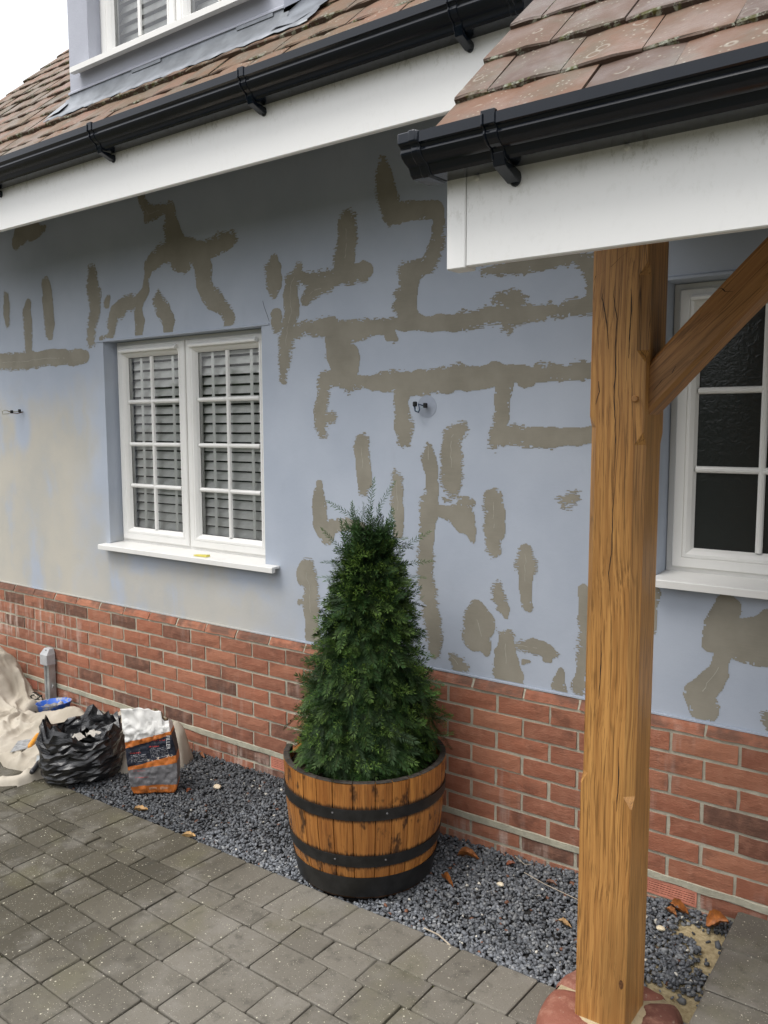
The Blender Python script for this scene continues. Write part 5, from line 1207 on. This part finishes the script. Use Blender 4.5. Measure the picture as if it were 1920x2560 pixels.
tm = bpy.data.meshes.new_from_object(to.evaluated_get(bpy.context.evaluated_depsgraph_get())); bpy.data.objects.remove(to)
tv = np.array([a.co[:] for a in tm.vertices]); tfc = [list(p.vertices) for p in tm.polygons]; bpy.data.meshes.remove(tm)
tw = [(PC + U*(BWd*.545-.035*.45 - .0 - y_*.8) + Nn*(BTh*.5*1.1+.012+z_) + Vector((0, 0, .285-x_*.8)))[:] for x_, y_, z_ in tv]
tw = [(PC + U*(BWd*.40+y_*.8-.018) + Nn*(BTh*.5*1.10+.014+z_) + Vector((0, 0, .285-x_*.8)))[:] for x_, y_, z_ in tv]
mk('lettering', tw, tfc, plain('print_white', (.66, .66, .66), .6, .3), bgp)

# --- galvanised conduit with grey end cap
cd = thing('conduit_pole', 'grey metal conduit with a plastic end cap standing against the brickwork', 'conduit', (-3.97, -.035, .05))
MAT['galv'] = plain('galvanised_steel', (.42, .44, .44), .42, .5, .25, 14, .1, .6); MAT['gcap'] = plain('grey_plastic', (.40, .405, .41), .5, .4, .08, 25)
c_ = MB(); x0, x1, y0, y1 = -3.992, -3.938, -.052, -.008
c_.loft([[(x0, y0, z), (x0+.018, y0, z), (x0+.020, y0+.008, z), (x0+.028, y0+.008, z), (x0+.030, y0, z), (x1, y0, z), (x1, y1, z), (x0, y1, z)] for z in (.045, .335)], True, True, True).to('channel', MAT['galv'], cd)
MB().loft([[(-4.010+i, -.066+j, z) for i, j in ((0, 0), (.076, 0), (.076, .060), (0, .060))] for z in (.312, .376)] + [[(-4.000, -.040, .412), (-3.946, -.040, .412), (-3.946, -.008, .412), (-4.000, -.008, .412)]], True, True, True).to('end_cap', MAT['gcap'], cd)
bevel(cd.children[-1], .004)
MB().tube([(-3.966, -.046, .404), (-3.966, -.050, .4035)], .0035, 8).to('screw_hole', MAT['seal'], cd)
MB().tube([(x1+.004, -.03, .19), (x1+.010, -.034, .185), (x1+.006, -.036, .172)], .004, 6).to('screw', MAT['galv'], cd)

# --- blue cut-down tub with a filling knife handle in it
tb = thing('mixing_tub', 'shallow blue plastic tub smeared with grey filler by the conduit', 'tub', (-3.775, -.125, .07))
tm_ = M('smeared_blue'); _p = tm_.pos(); MAT['blue'] = tm_.fin(tm_.mix(tm_.step(tm_.noise(_p, 24, 5, .7), .47, .58), (.035, .13, .55), (.32, .33, .35)), .5, .4)
n = 40; prof = [(.0, .004), (.090, .0), (.112, .062), (.117, .064), (.117, .060), (.119, .056)]
loops = [[(-3.775+r_*math.cos(i*2*PI/n), -.128+r_*.86*math.sin(i*2*PI/n), .064+z_+.010*math.cos(i*2*PI/n)*z_/.06) for i in range(n)] for r_, z_ in ((.086, 0), (.108, .074), (.112, .076), (.1085, .072), (.084, .008), (.02, .008))]
MB().loft(loops, True, True, True).to('tub', MAT['blue'], tb, smooth=True)
fl = MB().loft([[(-3.775+r_*math.cos(i*2*PI/n), -.128+r_*.86*math.sin(i*2*PI/n), .064+z_+.004*math.sin(i*1.7)) for i in range(n)] for r_, z_ in ((.092, .040), (.05, .030), (.0, .028))], True).to('wet_filler', plain('wet_filler', (.20, .19, .18), .6, .3, .3, 40), tb, smooth=True)
rg_ = MB()
for k, (dx, dy, dz_, s_) in enumerate(((.062, .0, .075, .026), (.085, -.012, .078, .020))):
    rg_.loft([[(-3.775+dx+s_*.55*q*math.cos(a_)+h_*.25, -.128+dy+s_*.8*q*math.sin(a_), .064+dz_-s_+h_) for a_ in [i*PI/5 for i in range(10)]] for q, h_ in ((.5, -.02), (1, 0), (1.05, s_*.8), (.7, s_*1.5), (.2, s_*1.75))], True, True, True)
tag(rg_.to('rag', plain('grey_rag', (.42, .38, .34), .9, .1, .2, 60), smooth=True), 'wadded grey rag stuffed into the rim of the blue tub', 'rag')

# --- coil of dark cord with a pale end beside the conduit
cc = MB(); pts = [(-4.055+.055*math.cos(t*.9)*(1-.02*t), -.075+.030*math.sin(t*.9), .075+.010*math.sin(t*2.3)+.002*t) for t in np.linspace(0, 20, 80)]
cc.tube(pts, .0045, 6); tag(cc.to('cord_coil', plain('dark_cord', (.035, .038, .033), .8, .2), smooth=True), 'small dark coil of cord lying between the dust sheet and conduit', 'cord')
cc = MB(); cc.tube([(-4.14, -.10, .075), (-4.12, -.085, .105), (-4.07, -.08, .118), (-4.03, -.085, .112), (-4.025, -.09, .100), (-4.045, -.095, .096)], .0042, 6); cc.tube([(-4.14, -.10, .075), (-4.08, -.125, .072), (-4.0, -.14, .072)], .0042, 6)
tag(cc.to('rope', plain('pale_rope', (.55, .50, .42), .9, .1), smooth=True), 'short pale rope looped over the dark cord coil', 'rope')

# --- broad knife on the sheet
kn_ = thing('filling_knife', 'broad filling knife with grey blade and orange handle on the dust sheet', 'filling knife', (-3.46, -.48, .085))
MB().add([(-3.359, -.637, .096), (-3.330, -.557, .100), (-3.411, -.474, .108), (-3.451, -.541, .104), (-3.359, -.637, .098), (-3.330, -.557, .102), (-3.411, -.474, .110), (-3.451, -.541, .106)],
         [(3, 2, 1, 0), (4, 5, 6, 7), (0, 1, 5, 4), (1, 2, 6, 5), (2, 3, 7, 6), (3, 0, 4, 7)]).to('blade', plain('filler_blade', (.30, .305, .305), .6, .4, .35, 45, .3, .3), kn_)
MB().tube([(-3.324, -.552, .104), (-3.335, -.540, .108), (-3.373, -.497, .112), (-3.410, -.452, .116), (-3.426, -.434, .116)], [.009, .013, .0125, .014, .009], 10).to('handle', plain('orange_handle', (.62, .27, .03), .5, .4, .2, 60), kn_, smooth=True)
# --- black handled scraper at the sheet's edge
sp_ = thing('scraper', 'black handled scraper lying on the dust sheet beside the sack', 'scraper', (-3.165, -.61, .07))
a_, b_ = Vector((-3.045, -.707, .093)), Vector((-3.112, -.622, .104)); t_ = (b_-a_).normalized()
MB().tube([a_, a_+t_*.010, a_.lerp(b_, .5), b_-t_*.01, b_], [.010, .013, .0115, .013, .009], 10).to('handle', plain('black_handle', (.02, .02, .022), .4, .5, .3, 60), sp_, smooth=True)
MB().add([(b_+Vector((-.014, -.012, 0)))[:], (b_+Vector((.010, .010, 0)))[:], (b_+t_*.055+Vector((.026, .024, .004)))[:], (b_+t_*.055+Vector((-.026, -.022, .004)))[:]], [(0, 1, 2, 3)]).to('blade', MAT['galv'], sp_)
# --- hi-vis pad on the heap at the left edge
hv = thing('knee_pad', 'yellow and black padded piece on the heaped dust sheet at the far left', 'knee pad', (-4.25, -.34, .22))
hc = Vector((-4.325, -.235, .285)); nrm = Vector((.72, -.62, .30)).normalized(); s1 = nrm.cross(Vector((0, 0, 1))).normalized(); s2 = s1.cross(nrm)
for nm, rx_, rz_, h0, m_ in (('rim', .062, .078, .0, plain('black_foam', (.012, .012, .013), .7, .3)), ('pad', .046, .060, .018, plain('yellow_foam', (.62, .66, .05), .6, .3))):
    MB().loft([[hc+nrm*(h0+h_)+s1*(rx_*k_*math.cos(i*PI/14))+s2*(rz_*k_*math.sin(i*PI/14)) for i in range(28)] for k_, h_ in ((.95, -.03), (1, 0), (.92, .016), (.6, .022))], True, True, True).to(nm, m_, hv, smooth=True)

# --- bare cable tails where the wall lights were
def cable(x, z, label, long):
    t = thing('cable_tail', label, 'cable', (x, R, z), None)
    if not long:
        MB().loft([[(x+.046*k_*math.cos(i*PI/20), R+yv, z+.046*k_*math.sin(i*PI/20)) for i in range(40)] for k_, yv in ((1, -.0004), (.99, -.0012))], True, False, True).to('lamp_mark', plain('lamp_mark', (.34, .375, .445), .8, .2, .05), t)
        wires = [([(x, R, z), (x-.008, R-.02, z+.004), (x-.02, R-.034, z+.010), (x-.012, R-.036, z-.010), (x-.018, R-.034, z-.024), (x-.034, R-.036, z-.018), (x-.040, R-.036, z+.004)], .0026, (.03, .05, .10)),
                 ([(x, R, z), (x+.006, R-.018, z+.006), (x-.010, R-.032, z-.006), (x-.022, R-.034, z-.020), (x-.036, R-.032, z-.012), (x-.036, R-.030, z+.006)], .0022, (.30, .38, .42))]
        blocks = [(x-.036, R-.034, z+.010), (x+.006, R-.022, z+.004)]
    else:
        wires = [([(x+.015, R, z), (x, R-.03, z+.002), (x-.025, R-.055, z), (x-.05, R-.08, z+.010), (x-.075, R-.085, z+.004), (x-.07, R-.085, z-.014), (x-.04, R-.07, z-.012), (x-.02, R-.05, z-.004)], .0024, (.28, .28, .20)),
                 ([(x+.015, R, z), (x+.005, R-.03, z-.010), (x-.02, R-.05, z-.006), (x-.04, R-.07, z+.006)], .0026, (.12, .055, .02))]
        blocks = [(x-.020, R-.055, z), (x+.008, R-.02, z+.006)]
    for pth, r0, c in wires: MB().tube(pth, r0, 7).to('wire', plain('wire', c, .45, .4), t, smooth=True)
    for b in blocks: MB().bbox(b[0]-.008, b[0]+.008, b[1]-.007, b[1]+.007, b[2]-.010, b[2]+.010, .003).to('connector', MAT['seal'], t)
cable(-1.247, 1.834, 'looped bare cable tail on the grey disc right of the window', False)
cable(-4.235, 1.850, 'bare cable tail poking from the stained wall at the far left', True)

# --- yellow packer on the sill
yo = MB().add([(-2.645, -.008, 1.1005), (-2.555, -.004, 1.1005), (-2.553, .020, 1.1005), (-2.640, .016, 1.1005), (-2.645, -.008, 1.106), (-2.555, -.004, 1.111), (-2.553, .020, 1.111), (-2.640, .016, 1.106)],
              [(3, 2, 1, 0), (4, 5, 6, 7), (0, 1, 5, 4), (1, 2, 6, 5), (2, 3, 7, 6), (3, 0, 4, 7)]).to('wedge', plain('yellow_plastic', (.68, .60, .13), .5, .4))
tag(yo, 'small yellow plastic wedge lying on the white window sill', 'wedge')

# --- dry leaves and litter
def leaf_mesh(seed, L, W, curl, c):
    r = random.Random(seed); n, k = 12, 5; v = []; f = []
    for i in range(n):
        t = i/(n-1); w = W*math.sin(PI*min(1, t**.75*.98+.01))**.8 + .0008
        for j in range(k):
            s = j/(k-1)*2-1
            v.append(((t-.5)*L, s*w/2*(1+.12*r.uniform(-1, 1)), curl*L*(s*s)*.35*w/W + .10*L*math.sin(PI*t*1.1+seed)*curl + .003*r.uniform(-1, 1)))
    for i in range(n-1):
        for j in range(k-1): f.append((i*k+j, (i+1)*k+j, (i+1)*k+j+1, i*k+j+1))
    lm = M('dry_leaf'); _p = lm.obj(); _q = lm.mix(lm.step(lm.noise(_p, 45, 4), .35, .65), tuple(a*.65 for a in c), tuple(min(1, a*1.2) for a in c)); lm.bump(lm.noise(_p, 120, 3), .5, .003)
    me = mesh('dried_leaf', v, f, lm.fin(_q, .5, .4), True); return me
BR, TN, RD = (.30, .105, .025), (.42, .25, .10), (.22, .06, .02)
LV = [(-.955, -.115, .075, .105, .036, .8, BR, 12, 'long curled brown leaf on the gravel right of the barrel', 8), (-.935, -.30, .055, .075, .024, 1.1, BR, -20, 'brown leaf curled upright on gravel near the barrel foot', 10),
      (-.470, -.295, .062, .060, .022, .7, TN, -4, 'pale tan leaf on gravel touching the left of the oak post', 0), (-.165, -.030, .125, .110, .040, .9, BR, -35, 'large folded brown leaf leaning against the terracotta air brick', 25),
      (-.185, -.060, .105, .072, .026, .8, (.34, .14, .05), -38, 'smaller brown leaf below the folded leaf at the air brick', 5), (-.035, -.055, .135, .085, .066, 1.3, (.36, .12, .025), 20, 'bright orange brown leaf caught where the wall meets the path', 30),
      (-.275, -.13, .085, .050, .020, 1.0, TN, 30, 'thin tan leaf just right of the oak post', 0), (-2.69, -.045, .066, .045, .018, 1.0, BR, 10, 'small brown leaf by the wall nearest the filler bag', 0),
      (-2.585, -.04, .068, .055, .020, .9, (.36, .15, .07), -10, 'curled reddish leaf by the wall behind the gravel', 5), (-2.385, -.575, .046, .070, .036, .9, TN, 40, 'tan leaf on the gravel edge in front of the filler bag', 0),
      (-2.02, -.612, .052, .075, .026, 1.0, (.50, .32, .14), 20, 'pale torn leaf lying on the paving edge mid way to the barrel', 0), (-.79, -.075, .072, .040, .026, .8, RD, 40, 'small dark brown leaf between the barrel and the post', 0),
      (-2.34, -.335, .050, .032, .022, 1.0, RD, 80, 'small red brown leaf on the dark gravel beyond the filler bag', 10), (-.60, -.12, .085, .050, .020, .7, (.20, .09, .05), 15, 'dark leaf against the brick foot left of the oak post', 0)]
for i, (x, y, z, L, W, cu_, c, a, lab, tilt) in enumerate(LV):
    z2 = max(float(gravel_z(np.array(x), np.array(min(y, -.0)))) + .014, 0)
    o = inst('dried_leaf', leaf_mesh(i, L*.85, W*.8, cu_, c), None, (x, y, max(z2, z-.03 if tilt > 20 else z2)), (rad(tilt*.6), rad(-tilt*.4), rad(a))); tag(o, lab, 'leaf', 'dry leaves on the gravel')
for i, (pts, lab) in enumerate(((((-.865, -.565), (-.80, -.575), (-.745, -.590)), 'pale straight twig on the gravel beside the paving edge'), (((-.72, -.10), (-.62, -.14), (-.48, -.16)), 'long thin pale stalk on gravel left of the oak post'), (((-.80, -.02), (-.74, -.06), (-.72, -.04)), 'forked pale stalk at the foot of the brickwork'))):
    tw_ = MB().tube([(x, y, float(gravel_z(np.array(x), np.array(y)))+.014+.006*(k % 2)) for k, (x, y) in enumerate(pts)], .0014 if i else .0026, 6)
    tag(tw_.to('twig', plain('dry_stalk', (.42, .36, .28), .8, .2)), lab, 'twig', 'twigs on the gravel')
st_ = [(-2.262, -.230, .017, (.60, .50, .36), 'cream stone among dark gravel left of the barrel'), (-.765, -.205, .012, (.68, .60, .45), 'cream pebble on gravel between barrel and post'), (-.19, -.155, .013, (.66, .57, .40), 'square cream pebble on gravel right of the oak post')]
for i, (x, y, s_, c, lab) in enumerate(st_):
    bm = bmesh.new(); bmesh.ops.create_icosphere(bm, subdivisions=2, radius=1)
    r = random.Random(i+5)
    for q in bm.verts: q.co = Vector((q.co.x*1.2, q.co.y*.9, q.co.z*.6))*s_*(1+r.uniform(-.13, .13))
    bm.verts.index_update(); vv = [q.co[:] for q in bm.verts]; ff = [[q.index for q in p.verts] for p in bm.faces]; bm.free()
    o = inst('pebble', mesh('pebble', vv, ff, plain('cream_stone', c, .8, .3, .15, 60)), None, (x, y, float(gravel_z(np.array(x), np.array(y)))+.012)); tag(o, lab, 'pebble', 'cream pebbles in the gravel')
# black sealant bead where the path meets the wall
